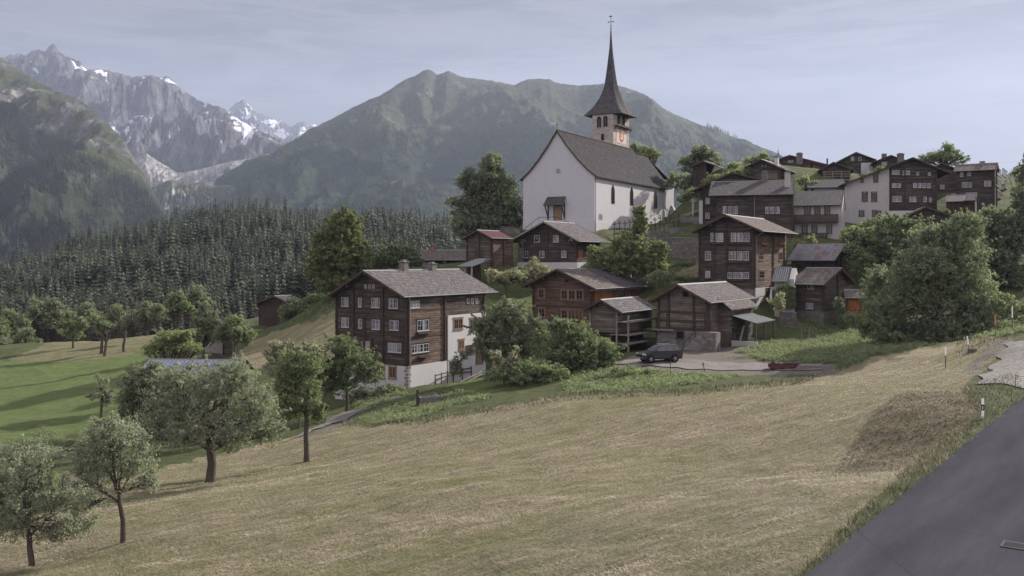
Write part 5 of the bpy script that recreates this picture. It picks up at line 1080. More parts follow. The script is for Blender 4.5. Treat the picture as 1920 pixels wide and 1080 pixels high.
def broadleaf(name, label, px, Y, lobes, leaf='mid', size=None, tr=.16, dens=1.0, group=None, cat='tree', clump=.145, ty=0, base_py=None, trunk_h=.35, holes=.0, ndepth=.85, bare=False, upb=1, airy=0):
    x = (px-CX)/F*Y; z = gzs(x, Y)
    if cat == 'bush': z = min(z, min((CY-l[1]-l[3]*.6)/F*Y for l in lobes))
    B = np.array([x, Y, z-.05]); s_px = Y/933.0; size = size or max(.13, 1.9*s_px)
    root = empty(name, tuple(B), label=label, cat=cat, group=group)
    Ls = []
    for lb in lobes:
        D = Y+(lb[4] if len(lb) > 4 else 0); c = np.array([(lb[0]-CX)/F*D, D, (CY-lb[1])/F*D])-B; Ls.append((c, np.array([lb[2]/F*D, lb[2]/F*D*ndepth, lb[3]/F*D])))
    sub = []
    for li, (c, r) in enumerate(Ls):          # break every lobe into uneven smaller ones so that the outline is ragged
        if airy: sub.append((c, r*.92)); continue
        k = 5 if r[0] > 2.2*size*6 else 3; sub.append((c, r*.72))
        for _ in range(k+2):
            d = rs.normal(size=3); d /= np.linalg.norm(d); f_ = rs.uniform(.26, .52); sub.append((c+d*r*(1.05-f_*.75), r*f_*np.array([1, 1, rs.uniform(.7, 1.0)])))
    Ls0, Ls = Ls, sub
    top = max(l[0][2]+l[1][2] for l in Ls); Cs, Rs_ = [], []; acc = Acc(); main = Ls[0][0]
    fork = np.array([main[0]*.25, main[1]*.25, max(.3, top*trunk_h*.62)])
    if cat != 'bush':
        flare = [1.5, 1.05, .95, .85]; acc.add(*tube_np([[0, 0, -.5], [fork[0]*.1, 0, fork[2]*.18], [fork[0]*.55+rs.normal()*.05, fork[1]*.4, fork[2]*.6], fork], np.array(flare)*tr, 9))
        p = limb(acc, fork, main+[0, 0, Ls[0][1][2]*.35], tr*.85, tr*.15, 7, .12, .0, 8)
    for (c, r) in Ls:
        mr = (r[0]*r[1]*r[2])**(1/3.); cr = max(mr*clump*1.35, size*1.7); n = int(dens*5.2*(r[0]*r[2]+r[0]*r[1]+r[1]*r[2])/(cr*cr)/2.6)
        n = max(5, min(n, 260))
        if airy: cr = .21+.05*mr; n = int(np.clip(17*mr*mr/(cr*cr)*.5*dens, 40, 620))
        d = rs.normal(size=(n, 3)); d /= np.linalg.norm(d, axis=1)[:, None]
        d[:, 2] = np.where((d[:, 2] < -.55) & (rs.rand(n) < .6), -d[:, 2], d[:, 2])
        lump = 1+.22*np.sin(d[:, 0]*5+c[0]*3)*np.sin(d[:, 2]*6+c[2])+.16*rs.normal(size=n); q = (.45+.55*rs.rand(n)**.6)*np.clip(lump, .55, 1.3); q = np.where(rs.rand(n) < .14, q*1.22, q)
        if airy: q = (rs.rand(n)**.42)*np.clip(1+.30*fbm(d[:, 0]*1.7+c[0], d[:, 2]*1.7+d[:, 1]*.8+c[2], 3, 5)*1.3, .6, 1.3)
        P = c+d*r*q[:, None]*.93
        if airy:                               # shoots that leave the crown, mostly upwards and outwards
            sh = []
            for _ in range(int(3+mr*4)):
                u_ = rs.normal(size=3); u_[2] = abs(u_[2])*.9+.1*rs.normal(); u_ /= np.linalg.norm(u_); s0_ = c+u_*r*.7; e_ = c+u_*r*rs.uniform(1.1, 1.42)+[0, 0, .12*mr]
                t_ = np.linspace(0, 1, 6)[:, None]; sh.append(s0_*(1-t_)+e_*t_+rs.normal(0, .04, (6, 3))); limb(acc, s0_, e_, .022, .006, 4, .05, 0, 3)
            sh = np.concatenate(sh); Cs.append(sh); Rs_.append(np.full(len(sh), .11))
        if holes: P = P[fbm(P[:, 0]/(mr*.5)+3, P[:, 2]/(mr*.5)+P[:, 1]*.3, 2, int(px) % 97) > -.55+holes]
        Cs.append(P); Rs_.append(cr*(.5+.85*rs.rand(len(P))))
        if cat != 'bush':
            st_ = np.array(fork) if c is main or rs.rand() < .5 else np.array(fork)*1.0+np.array([0, 0, top*.08])
            if c is not main and r[0] > .8: limb(acc, st_, c, tr*.45, tr*.16, 6, .12, .06)
            for _ in range(min(7, len(P))):
                e = P[rs.randint(len(P))]; limb(acc, (st_+(c-st_)*rs.uniform(.25, 1))[:3], e, tr*.26, .018, 5, .14, .05, 4)
    C = np.concatenate(Cs); Rr = np.concatenate(Rs_); ok = C[:, 2] > .15; C, Rr = C[ok], Rr[ok]
    per = int(np.clip(2.3*(Rr.mean()/size)**2*2.4, 10, 60)); tot = per*len(C)
    if airy: per = 19
    tot = per*len(C)
    if tot > 90000: per = int(per*90000/tot)
    V, Fq, var = leaves(C, Rr, per, size)
    if acc.n: link('trunk', acc.mesh('trunk'), BARK, root)
    if not bare: link('crown' if cat != 'bush' else 'foliage', np_mesh('crown', V, Fq, False, {'var': ('FACE', var)}), LEAF[leaf], root)
    return root
NF = [0]
B_ = broadleaf
# foreground fruit trees
B_('fruit_tree', 'largest fruit tree on the meadow, broad round grey-green crown on a stout trunk', 395, 54, [(395,770,92,78),(310,770,55,58,.5),(480,775,52,62,-.5),(400,725,85,48,.8),(330,720,50,42,1),(445,705,45,35),(290,815,38,30),(500,815,35,32),(350,820,50,35,-1.5),(440,825,45,30,-1.5)], 'apple', .105, .27, 1.0, trunk_h=.42, airy=1)
B_('fruit_tree', 'young fruit tree with slanting bare trunk, standing front left on the meadow', 232, 38, [(205,880,68,60),(160,900,48,50),(258,870,42,48),(225,825,50,45),(175,840,42,40),(280,905,22,24),(160,948,40,20),(200,800,30,22)], 'apple', .085, .11, .95, trunk_h=.5, airy=1)
B_('fruit_tree', 'sprawling fruit tree at the lower left corner of the photo', 60, 36, [(40,920,80,62),(115,945,55,50),(-20,930,60,70),(60,870,60,40),(20,990,75,34),(135,992,48,24),(95,1000,40,24)], 'apple', .085, .11, .95, trunk_h=.4, airy=1)
B_('fruit_tree', 'slender fruit tree with dark forked trunk right of the largest fruit tree', 575, 60, [(575,745,38,50),(545,700,35,45),(580,690,35,35),(600,780,22,22),(545,770,30,28),(530,725,22,35)], 'mid', .125, .17, .95, trunk_h=.6, airy=1)
B_('bush_tree', 'dark leafy tree directly behind the left side of the largest fruit tree', 262, 74, [(262,720,42,45),(290,700,35,30),(240,760,28,40),(300,750,30,35)], 'dark', .15, .15, 1.1)
B_('sapling', 'thin scraggy conifer-like tree standing alone at the edge of the green field', 190, 97, [(190,715,15,22),(195,735,22,16),(178,745,18,10),(205,755,15,8)], 'apple', .16, .14, .5, trunk_h=.9, holes=.2)
B_('fruit_tree', 'dense fruit tree at the left corner of the big white-based log house', 650, 86, [(652,690,52,48),(612,680,42,44),(690,702,30,32),(630,722,42,24),(640,655,34,30),(600,712,32,26)], 'mid', .16, .16, 1.0, trunk_h=.3, airy=1)
B_('fruit_tree', 'grey-green fruit tree left of the big house between two darker trees', 560, 80, [(565,680,45,35),(530,690,38,35),(590,665,35,25),(520,660,25,22)], 'grey', .16, .15, 1.0, airy=1)
B_('fruit_tree', 'dark green tree hiding the white rear wall of the big log house', 945, 92, [(950,645,58,60),(915,650,36,38),(990,640,36,48),(950,592,44,32),(905,615,28,24),(975,685,40,30),(1010,620,25,25)], 'dark', .18, .16, 1.15, trunk_h=.3, airy=1)
B_('fruit_tree', 'leafy tree with bright tips in front of the galleried granary', 1090, 88, [(1085,668,60,50),(1035,682,50,42),(1130,668,36,42),(1068,630,50,30),(1015,650,34,34,2),(1110,700,42,20),(1000,695,36,22),(1055,612,28,16)], 'mid', .17, .16, 1.2, trunk_h=.25, airy=1)
B_('sapling', 'two-stemmed pale sapling tied to stakes beside the big house garden', 945, 84, [(940,685,20,24),(965,675,18,26),(930,665,10,15)], 'pale', .15, .06, .7, trunk_h=.5)
B_('lime_tree', 'great dark lime tree with pointed dome crown left of the church', 905, 165, [(918,375,52,60),(880,395,42,50),(950,390,38,52),(922,325,34,38),(925,300,16,18),(890,350,30,35),(865,420,25,28),(960,425,22,25),(900,425,50,25)], 'lime', .34, .55, 1.5, trunk_h=.15, clump=.2)
B_('ash_tree', 'tall light green feathery tree behind the roof of the big log house', 640, 135, [(640,480,52,55),(645,430,38,35),(605,500,35,45),(675,485,28,42),(640,535,52,30),(650,408,20,16),(610,455,28,28)], 'ash', .27, .28, 1.1, trunk_h=.2, airy=1)
B_('round_tree', 'low round green tree right of the feathery tree, behind the big roof', 742, 140, [(735,485,32,26),(762,478,26,22),(715,495,20,18),(775,492,16,14)], 'mid', .26, .2, 1.1, airy=1)
B_('apple_tree', 'small pale apple tree with crooked trunk on the lawn behind the big house', 948, 125, [(948,520,30,18),(925,518,18,14),(975,515,18,14)], 'pale', .22, .12, .9, trunk_h=.6)
B_('apple_tree', 'pale spreading shrub-like tree against the white base of the house below the church', 1012, 128, [(1000,512,35,18),(1030,520,25,16),(1000,492,14,12),(975,525,20,14)], 'pale', .22, .12, .9)
B_('walnut_tree', 'green tree with one tall upright leader in front of the churchyard wall', 1190, 124, [(1185,490,50,38),(1145,495,38,32),(1225,500,30,35),(1180,460,40,25),(1200,425,17,22),(1199,400,12,14),(1235,475,18,25),(1120,480,22,18)], 'bright', .25, .25, 1.15, trunk_h=.2, airy=1)
g_ = None
B_('maple_tree', 'largest of the leafy trees at the right, its crown reaching up to the houses', 1760, 96, [(1760,560,85,75),(1700,545,60,70),(1810,540,58,80),(1790,470,65,55),(1740,460,50,45),(1660,590,42,40),(1830,600,40,40,-1),(1770,620,95,30),(1680,620,45,30,2),(1840,560,38,50,2),(1650,540,36,45,3),(1810,425,40,30),(1730,500,60,45,-2)], 'lime', .21, .32, 1.25, trunk_h=.2, clump=.16, airy=1)
B_('maple_tree', 'leafy tree left of the largest right-hand tree, in front of the pale chalet wall', 1655, 122, [(1655,460,48,42),(1690,430,38,28),(1625,480,32,35),(1680,500,45,35),(1610,450,25,20)], 'mid', .25, .25, 1.15, trunk_h=.2, airy=1)
B_('maple_tree', 'dark leafy tree at the far right edge, behind the largest right-hand tree', 1895, 112, [(1890,450,42,50),(1860,420,40,35),(1920,430,40,45),(1900,520,45,45),(1870,490,40,40),(1925,380,30,30)], 'lime', .24, .28, 1.15, trunk_h=.2, airy=1)
B_('tree', 'dark crown cut by the right edge of the photo above the houses', 1945, 140, [(1935,350,38,45),(1925,320,22,28),(1950,300,25,30)], 'dark', .28, .3, 1.15)
B_('tree', 'round tree on the skyline behind the lone dark barn', 1315, 192, [(1315,300,36,24),(1290,305,22,20),(1342,300,20,18),(1318,285,24,14)], 'lime', .38, .3, 1.2)
B_('tree', 'open round tree on the skyline between the chalets at the upper right', 1770, 192, [(1770,296,30,18),(1750,294,20,16),(1795,298,18,14),(1775,282,22,14),(1735,300,14,10)], 'mid', .36, .3, .95, holes=.08)
B_('tree', 'small treetop left of the skyline house with the white stovepipe', 1425, 190, [(1425,300,20,14),(1405,305,16,12)], 'bright', .36, .2, 1.1)
B_('tree', 'treetop showing just behind the choir roof of the church', 1205, 205, [(1208,285,18,12),(1190,280,12,16),(1225,292,14,12)], 'bright', .4, .2, 1.1)
for i, (a, Y, lb, lf, lab) in enumerate([
  (1290, 178, [(1290,345,26,26),(1265,335,18,22),(1310,350,20,20)], 'mid', 'bushy tree between the choir and the lone skyline barn'),
  (1345, 172, [(1340,345,24,16),(1368,335,18,14),(1380,312,14,12)], 'bright', 'light green bush in front of the lone skyline barn'),
  (1525, 158, [(1520,348,14,12),(1508,340,12,10)], 'bright', 'small green bush below the red-brown timber gable'),
  (1595, 133, [(1592,445,22,20),(1612,438,20,16),(1585,465,28,16)], 'bright', 'bush at the corner of the pale balcony house'),
  (1610, 120, [(1618,490,26,30),(1600,470,20,16),(1640,520,24,25)], 'mid', 'bush on the slope right of the rusty roof'),
  (1578, 109, [(1578,590,12,25),(1572,565,10,14)], 'mid', 'climbing shrub on the gable wall of the log cottage'),
  (1455, 108, [(1457,570,14,15),(1465,560,10,10)], 'pale', 'pale flowering shrub beside the tall dark house'),
  (860, 90, [(858,690,14,25),(865,670,10,12)], 'dark', 'dark shrub against the white wall beside the arched door'),
  (1250, 118, [(1250,520,18,14),(1225,525,14,14)], 'mid', 'bush on the bank behind the centre barn'),
  (515, 140, [(560,575,35,28),(600,565,28,22),(590,590,35,18),(545,595,22,16)], 'mid', 'dark bushes on the slope right of the lone barn')]):
    B_('bush', lab, a, Y, lb, lf, None, .08, 1.1, cat='bush')
# trees beyond the green field, left
FT = 'small orchard trees on the green field at the left'
B_('orchard_tree', 'leftmost small tree on the field edge, full green crown', 137, 146, [(137,618,24,20),(125,600,16,16),(150,610,14,18)], 'mid', None, .16, 1.0, trunk_h=.4, group=FT)
B_('orchard_tree', 'half-bare orchard tree with light crown top and dark forked limbs', 190, 138, [(195,610,22,16),(180,600,14,12)], 'mid', None, .22, .7, trunk_h=.5, group=FT)
def bare_tree(px, Y, h, label, n=26):
    x = (px-CX)/F*Y; B = (x, Y, gzs(x, Y)-.1); root = empty('bare_tree', B, label=label, cat='tree', group=FT); acc = Acc()
    p = limb(acc, [0, 0, 0], [.2, .1, h*.38], .22, .17, 5, .08, 0, 8)
    for k in range(5):
        a_ = k*1.3+.4; e = np.array([math.cos(a_)*h*.34, math.sin(a_)*h*.3, h*(.65+.3*rs.rand())]); q = limb(acc, p[-1], e, .12, .035, 7, .2, -.05, 6)
        for j in range(n//5*2):
            s_ = q[rs.randint(2, 7)]; limb(acc, s_, s_+rs.normal(0, h*.11, 3)+[0, 0, h*.07], .035, .012, 4, .2, 0, 4)
    link('trunk', acc.mesh('trunk'), BARK, root); return root
bare_tree(232, 140, 8.5, 'bare dead tree with spreading grey limbs on the green field'); bare_tree(196, 136, 5.5, 'low bare limbs beside the half-bare orchard tree', 20)
B_('orchard_tree', 'small round tree right of the bare tree, by the meadow edge', 298, 150, [(290,590,20,20),(300,580,16,14)], 'dark', None, .2, 1.0, group=FT)
B_('fruit_tree', 'fruit tree standing on the brown slope with a straight dark trunk', 440, 114, [(440,620,34,22),(460,635,20,15),(415,625,20,14),(440,600,22,12)], 'mid', None, .16, 1.0, trunk_h=.6)
B_('fruit_tree', 'wide green tree behind the blue-grey shed roof', 325, 104, [(320,645,45,22),(355,650,25,18),(290,655,25,16),(330,628,35,12)], 'bright', None, .16, 1.0)
B_('fruit_tree', 'dusky tree right above the tiny hut on the slope', 380, 122, [(385,610,25,22),(370,630,25,16),(400,628,20,18)], 'mid', None, .16, 1.0)
i = 0
rowt = [(20,620,50,50,205),(70,600,38,48,210),(100,585,30,34,212),(330,575,32,32,190),(365,565,36,36,195),(385,590,28,24,185),(-30,620,50,60,200),(48,640,32,30,190),(160,590,30,30,215),(215,592,28,26,215),(250,600,25,22,205),(5,650,30,22,185),(275,585,24,22,200)]
for k, (a, b_, r1_, r2_, Y) in enumerate(rowt):
    B_('broadleaf_tree', 'round leafy tree in the belt between the green field and the conifer hill', a, Y, [(a,b_,r1_*.7,r2_*.7),(a-r1_*.5,b_+6,r1_*.5,r2_*.5),(a+r1_*.5,b_+4,r1_*.5,r2_*.5),(a,b_-r2_*.5,r1_*.5,r2_*.4)], ('mid', 'lime', 'dark')[k % 3], None, .2, 1.0, group='leafy trees in the belt below the conifer hill', trunk_h=.2)
# ---- low green cover: herb beds and banks of weeds, one uncountable cover
def scatter_cover(name, polys, n, h, mat, seedv, lo=.5):
    cen = []
    for poly, D0, hh in polys:
        xs_ = [p[0] for p in poly]; ys_ = [p[1] for p in poly]; k = 0; m = int(n*hh[0])
        px = rs.uniform(min(xs_), max(xs_), m*3); py = rs.uniform(min(ys_), max(ys_), m*3); ok = inpoly(px, py, poly); px, py = px[ok][:m], py[ok][:m]
        Yl = np.linspace(15, 200, 900)
        for a, b_ in zip(px, py):
            u = (a-CX)/F; pass
        uu = (px-CX)/F; vv = (CY-py)/F; Y = np.full(len(px), float(D0))
        for it in range(40):
            g_ = gz(uu*Y, Y); Y = np.clip(Y + np.clip((g_-vv*Y)*-6.0*0 + (g_/np.minimum(vv, -.01)-Y)*.35, -6, 6), 12, 220)
        g_ = gz(uu*Y, Y); good = np.abs(Y-D0) < 32; cen.append(np.c_[uu*Y, Y, g_+hh[1]*.3*rs.rand(len(Y)), np.full(len(Y), hh[1])][good])
    C = np.concatenate(cen); r = C[:, 3]*(.6+.7*rs.rand(len(C))); size = max(.10, h); V, Fq, var = leaves(C[:, :3], r, 26, size, .5, .6, .8)
    return tag(link(name, np_mesh(name, V, Fq, False, {'var': ('FACE', var)}), mat), kind='stuff')
scatter_cover('ground_cover', [([(1380,660),(1440,640),(1550,645),(1620,640),(1640,655),(1600,685),(1540,680),(1430,676)], 92, (1, .45)),
    ([(1560,640),(1640,585),(1700,640),(1860,610),(1920,600),(1920,625),(1790,640),(1640,665),(1590,690)], 97, (1.4, .5)),
    ([(1060,700),(1180,690),(1290,700),(1400,705),(1290,722),(1120,735),(1060,738)], 80, (.9, .38)),
    ([(660,790),(700,760),(780,745),(860,735),(930,745),(860,760),(760,790),(690,800)], 82, (.9, .35)),
    ([(660,745),(700,735),(760,725),(760,742),(700,765),(665,770)], 90, (.35, .4)),
    ([(1500,590),(1640,585),(1620,640),(1540,640),(1480,610)], 106, (.6, .5)),
    ([(1255,470),(1310,500),(1300,540),(1235,540),(1215,510)], 126, (.35, .5)),
    ([(0,840),(90,800),(130,840),(60,880),(0,900)], 82, (.6, .5)), ([(0,880),(60,870),(120,900),(90,960),(0,970)], 62, (.5, .45)),
    ([(640,520),(700,510),(700,560),(640,600),(560,600)], 138, (.6, .8)),
    ([(1100,440),(1215,430),(1300,470),(1290,500),(1180,470)], 142, (.4, .7))], 900, .14, LEAF['mid'], 1)
# ivy on the annex wall (leaves standing off the plaster)
a = W(1455, 535, 113.2); b_ = W(1488, 575, 113.2); n = 260; C = np.c_[rs.uniform(a.x, b_.x, n), np.full(n, 113.1)-rs.rand(n)*.25+(rs.rand(n)*0), rs.uniform(b_.z, a.z, n)]
C[:, 1] -= (C[:, 0]-b_.x)*-.0; V, Fq, var = leaves(C-np.array(a), np.full(n, .32), 26, .2); tag(link('ivy', np_mesh('ivy', V, Fq, False, {'var': ('FACE', var)}), LEAF['mid'], None, tuple(a)), 'ivy covering the front wall of the small annex beside the log cottage', 'climbing plant')

for a, Y, lb, lf, lab in [(60, 74, [(50,845,45,26),(100,855,40,22),(10,860,30,28)], 'dark', 'dark low shrubs behind the sprawling corner fruit tree'),
  (165, 78, [(170,835,36,18),(200,845,26,16)], 'mid', 'low shrub between the young fruit tree and the green field'),
  (700, 92, [(700,738,36,14),(735,732,28,12),(668,742,25,14)], 'dark', 'low dark shrubs along the foot of the white house base'),
  (985, 83, [(985,694,50,28),(935,702,30,20),(1030,705,36,22)], 'mid', 'wide dark bush filling the gap between the two trees in front of the brown house'),
  (1560, 172, [(1556,340,14,7),(1575,343,10,6)], 'bright', 'small bush under the railed terrace on the skyline'),
  (1385, 168, [(1385,325,16,9),(1404,318,9,8)], 'mid', 'bush between the barn and the house with the white stovepipe'),
  (1640, 158, [(1652,322,9,8),(1640,328,10,7)], 'mid', 'small bush tucked behind the white gable roof'),
  (1350, 152, [(1300,362,16,14),(1283,372,14,14)], 'mid', 'green bush behind the white wayside cross'),
  (1475, 133, [(1500,462,12,10),(1520,452,12,9)], 'bright', 'small bush above the rusty roof below the lower balcony'),
  (1640, 128, [(1640,425,30,18),(1665,415,22,14)], 'mid', 'bush against the foot of the white chalet wall'),
  (1190, 80, [(1175,700,30,13),(1215,700,24,9),(1140,712,30,14)], 'mid', 'low weedy bushes below the parked car'),
  (1660, 95, [(1640,625,40,24),(1680,640,40,20),(1610,605,28,20)], 'mid', 'green bushes at the left foot of the largest right-hand tree'),
  (1880, 96, [(1870,580,35,30),(1915,590,35,35),(1840,605,25,20)], 'mid', 'green bushes at the right foot of the largest right-hand tree')]:
    B_('bush', lab, a, Y, lb, lf, None, .08, 1.0, cat='bush')
# ------------------------------------------------------------------ conifers
CONM = []
def conifer_np(h, r, tiers, br, droop=.35, seed=0):
    q = np.random.RandomState(seed); V = []; Fq = []; 
    for k in range(tiers):
        t = (k+.3)/tiers; z = h*(.05+.95*t); rr = r*(1-t)**.85*(.8+.4*q.rand())+.05*r
        for j in range(br):
            a = 2*np.pi*(j+q.rand()*.8)/br + k*.7; l = rr*(.65+.55*q.rand()); d = np.array([np.cos(a), np.sin(a)]); w_ = l*.42+.012*h; s = np.array([-d[1], d[0]])*w_
            tz = z-l*droop*(.7+.6*q.rand()); n = len(V); top = z+h/tiers*.55
            V += [(0, 0, top), (d[0]*l*.55+s[0], d[1]*l*.55+s[1], z-l*droop*.45), (d[0]*l, d[1]*l, tz), (d[0]*l*.55-s[0], d[1]*l*.55-s[1], z-l*droop*.45)]; Fq.append((n, n+1, n+2, n+3))
    V += [(0, 0, h*1.04), (r*.07, 0, h*.9), (0, 0, h*.86), (-r*.07, 0, h*.9)]; n = len(V)-4; Fq.append((n, n+1, n+2, n+3))
    return np.array(V), np.array(Fq), q.rand(len(Fq))
CON = m_leaf('conifer_needles', (.060, .074, .054), .2, .05, .1)
LARCH = m_leaf('larch_needles', (.088, .102, .070), .2, .1, .1)
variants = [conifer_np(1.0, w_, 20, 11, .5, i) for i, w_ in enumerate((.20, .17, .23, .175, .21, .15))]
vm_ = [np_mesh('conifer', V*20, Fq, False, {'var': ('FACE', v)}) for V, Fq, v in variants]
for i, m in enumerate(vm_): m.materials.append(LARCH if i in (2, 5) else CON)
# positions on the hill: jittered rows seen from the village side
q = np.random.RandomState(5); n = 38000
Yp = 232*np.exp(q.rand(n)*math.log(800/232)); pxp = q.uniform(-420, 1000, n); xp = (pxp-CX)/F*Yp
dens = fbm(xp/45, Yp/45, 3, 77); keep = dens > -.38
bareP = [(400,560),(500,520),(560,505),(575,545),(520,600),(410,620)]
zp = gz(xp, Yp); pyp = CY-zp/Yp*F; keep &= ~(inpoly(pxp+q.normal(0, 6, n), pyp, bareP) & (q.rand(n) < .8)); 
Ymin = np.interp(pxp, [-420, 0, 250, 420, 560, 640, 800, 1000], [235, 235, 240, 262, 300, 290, 270, 300]); keep &= Yp > Ymin
keep &= q.rand(n) < np.clip(260/Yp*1.25, .25, 1)*1.0
pos = np.c_[xp, Yp, zp][keep]; pxp = pxp[keep]; hts = .82*(9+12*q.rand(len(pos)))*(1+.35*fbm(pos[:, 0]/30, pos[:, 1]/30, 3, 8))*np.clip(.78+pos[:, 1]/1500, .75, 1.15); order = np.argsort(-(hts/pos[:, 1]) + 10*((pxp < -20) | (pxp > 850)))
print('conifers', len(pos))
for k, i in enumerate(order[:300]):
    o = link('conifer', vm_[q.randint(6)], None); x, y, z = pos[i]; o.location = (x, y, z-.4); s = hts[i]/20; w_ = .75+.75*q.rand(); o.scale = (s*w_, s*w_, s); o.rotation_euler = (0, 0, q.rand()*6.28)
    tag(o, 'dark pointed conifer in the front ranks of the forest on the hill', 'conifer', 'conifers in the forest on the hill')
def forest(name, P, H, mat, lod, wmul=1.0):
    VV, FF, AA = [], [], []; n = 0; sel = q.randint(len(lod), size=len(P))
    for s in range(len(lod)):
        V, Fq, a = lod[s]; m = sel == s; Pp = P[m]; Hh = H[m]; k = len(Pp)
        if not k: continue
        an = q.rand(k)*6.28; c, sn = np.cos(an), np.sin(an); w_ = Hh*wmul*(.75+.7*q.rand(k))
        X = (V[None, :, 0]*c[:, None]-V[None, :, 1]*sn[:, None])*w_[:, None]+Pp[:, None, 0]; Y_ = (V[None, :, 0]*sn[:, None]+V[None, :, 1]*c[:, None])*w_[:, None]+Pp[:, None, 1]; Z_ = V[None, :, 2]*Hh[:, None]+Pp[:, None, 2]
        VV.append(np.stack([X, Y_, Z_], -1).reshape(-1, 3)); FF.append((Fq[None]+(np.arange(k)*len(V))[:, None, None]).reshape(-1, 4)+n); n += k*len(V); AA.append(np.clip(a[None, :]*.5+q.rand(k)[:, None]*.6, 0, 1).ravel())
    return tag(link(name, np_mesh(name, np.concatenate(VV), np.concatenate(FF), False, {'var': ('FACE', np.concatenate(AA))}), mat), kind='stuff')
rest = order[300:]; lod1 = [conifer_np(1.0, .205, 13, 8, .45, 40+i) for i in range(4)]; forest('conifer_forest', pos[rest]-[0, 0, .4], hts[rest], CON, lod1)
CONF = m_leaf('far_conifer_needles', (.030, .040, .026), .2, .05, .1)
lod2 = [conifer_np(1.0, .17, 5, 5, .4, 60+i) for i in range(3)]
def flank(name, X, Y, Z, n, zmax, seed, hmin, hmax, mat, thr, zj=120, zlow=-1e9, scale=220, meadow=None, line=None, py_rng=(0, 620), px_rng=(-60, 1500)):
    r, c = X.shape; i = q.randint(11, r-1, n); j = q.randint(0, c-1, n); a, b_ = q.rand(n), q.rand(n)
    bl = lambda A: A[i, j]*(1-a)*(1-b_)+A[i+1, j]*a*(1-b_)+A[i, j+1]*(1-a)*b_+A[i+1, j+1]*a*b_
    x, y, z = bl(X), bl(Y), bl(Z); f_ = fbm(x/scale, y/scale, 4, seed); px = x/y*F+CX; py = CY-z/y*F
    ok = (z < zmax+f_*zj) & (z > zlow) & (fbm(x/(scale*.35), z/(scale*.3), 3, seed+5) > thr) & (px > px_rng[0]) & (px < px_rng[1]) & (py > py_rng[0]) & (py < py_rng[1])
    if line is not None: ok &= py > np.interp(px, line[0], line[1]) + f_*22
    if meadow:
        for mp in meadow: ok &= ~inpoly(px, py, mp)
    P = np.c_[x, y, z-1][ok]; H = hmin+(hmax-hmin)*q.rand(len(P)); print(name, len(P)); return forest(name, P, H, mat, lod2, 1.0)
def zlim_left(px): return 0
flank('flank_forest', FX, FY, FZ, 90000, 2000, 91, 14, 24, CONF, -.40, 0, line=([-60, 0, 90, 180, 250, 330], [170, 195, 250, 305, 340, 400]), meadow=[[(45,295),(60,292),(75,310),(95,325),(118,345),(100,348),(80,330),(62,325)], [(55,385),(70,378),(110,425),(150,440),(140,470),(95,440)], [(100,375),(140,380),(160,430),(120,420)]], py_rng=(180, 600), px_rng=(-60, 420))
flank('mountain_forest', MX, MY, MZ, 90000, 420, 95, 12, 22, CONF, -.20, 260, scale=380, py_rng=(200, 480), px_rng=(400, 1900))
# ------------------------------------------------------------------ walls, graves, car, posts and small things
def wall_run(name, label, pts, mat, th=.45, below=2.6, group=None, cat='wall', cap=True, drop=0):
    P = [W(a, b, Y) for a, b, Y in pts]; base = Vector((P[0].x, P[0].y, P[0].z-below)); root = empty(name, base, label=label, cat=cat, group=group); m = MB(); c = MB()
    for a, b in zip(P, P[1:]):
        a = a-base; b = b-base; d = (b-a); d.z = 0; d.normalize(); nrm = Vector((-d.y, d.x, 0))*th
        n = max(1, int((b-a).length/1.2))
        vs = []
        for p_, zz in ((a, 0), (b, 0)):
            jz = rnd.uniform(-.04, .04); vs += [(p_.x, p_.y, -1.5), (p_.x+nrm.x, p_.y+nrm.y, -1.5), (p_.x+nrm.x, p_.y+nrm.y, p_.z+jz), (p_.x, p_.y, p_.z+jz)]
        m.add(vs, [(0, 1, 2, 3), (7, 6, 5, 4), (0, 4, 5, 1), (1, 5, 6, 2), (2, 6, 7, 3), (3, 7, 4, 0)])
        if cap: c.beam(a+nrm/2+Vector((0, 0, .09)), b+nrm/2+Vector((0, 0, .09)), th+.12, .10)
    m.build('stonework', mat, root)
    if cap: c.build('coping', CONC, root)
    return root
wall_run('retaining_wall', 'low churchyard wall just behind the upright-leader tree, with grave crosses above it', [(1150,437,146),(1222,434,145),(1256,435,147)], RUBBLE)
wall_run('retaining_wall', 'middle churchyard wall between the choir and the tall dark house', [(1252,428,149),(1288,427,150)], CONC, below=4)
wall_run('retaining_wall', 'highest churchyard wall, right of the choir, its top near the wayside cross', [(1277,404,157),(1322,410,153)], CONC, below=5)
wall_run('retaining_wall', 'long rough stone wall lowest of all, left of the tall dark house', [(1228,452,136),(1262,446,134),(1312,448,131)], RUBBLE, below=4)
wall_run('garden_wall', 'short dry-stone wall below the ivy-grown annex', [(1461,586,110.5),(1492,588,109.5)], RUBBLE, below=1.5)
wall_run('garden_wall', 'low stone wall beside the churchyard lime tree', [(935,425,163),(975,430,160)], RUBBLE, below=1.6)
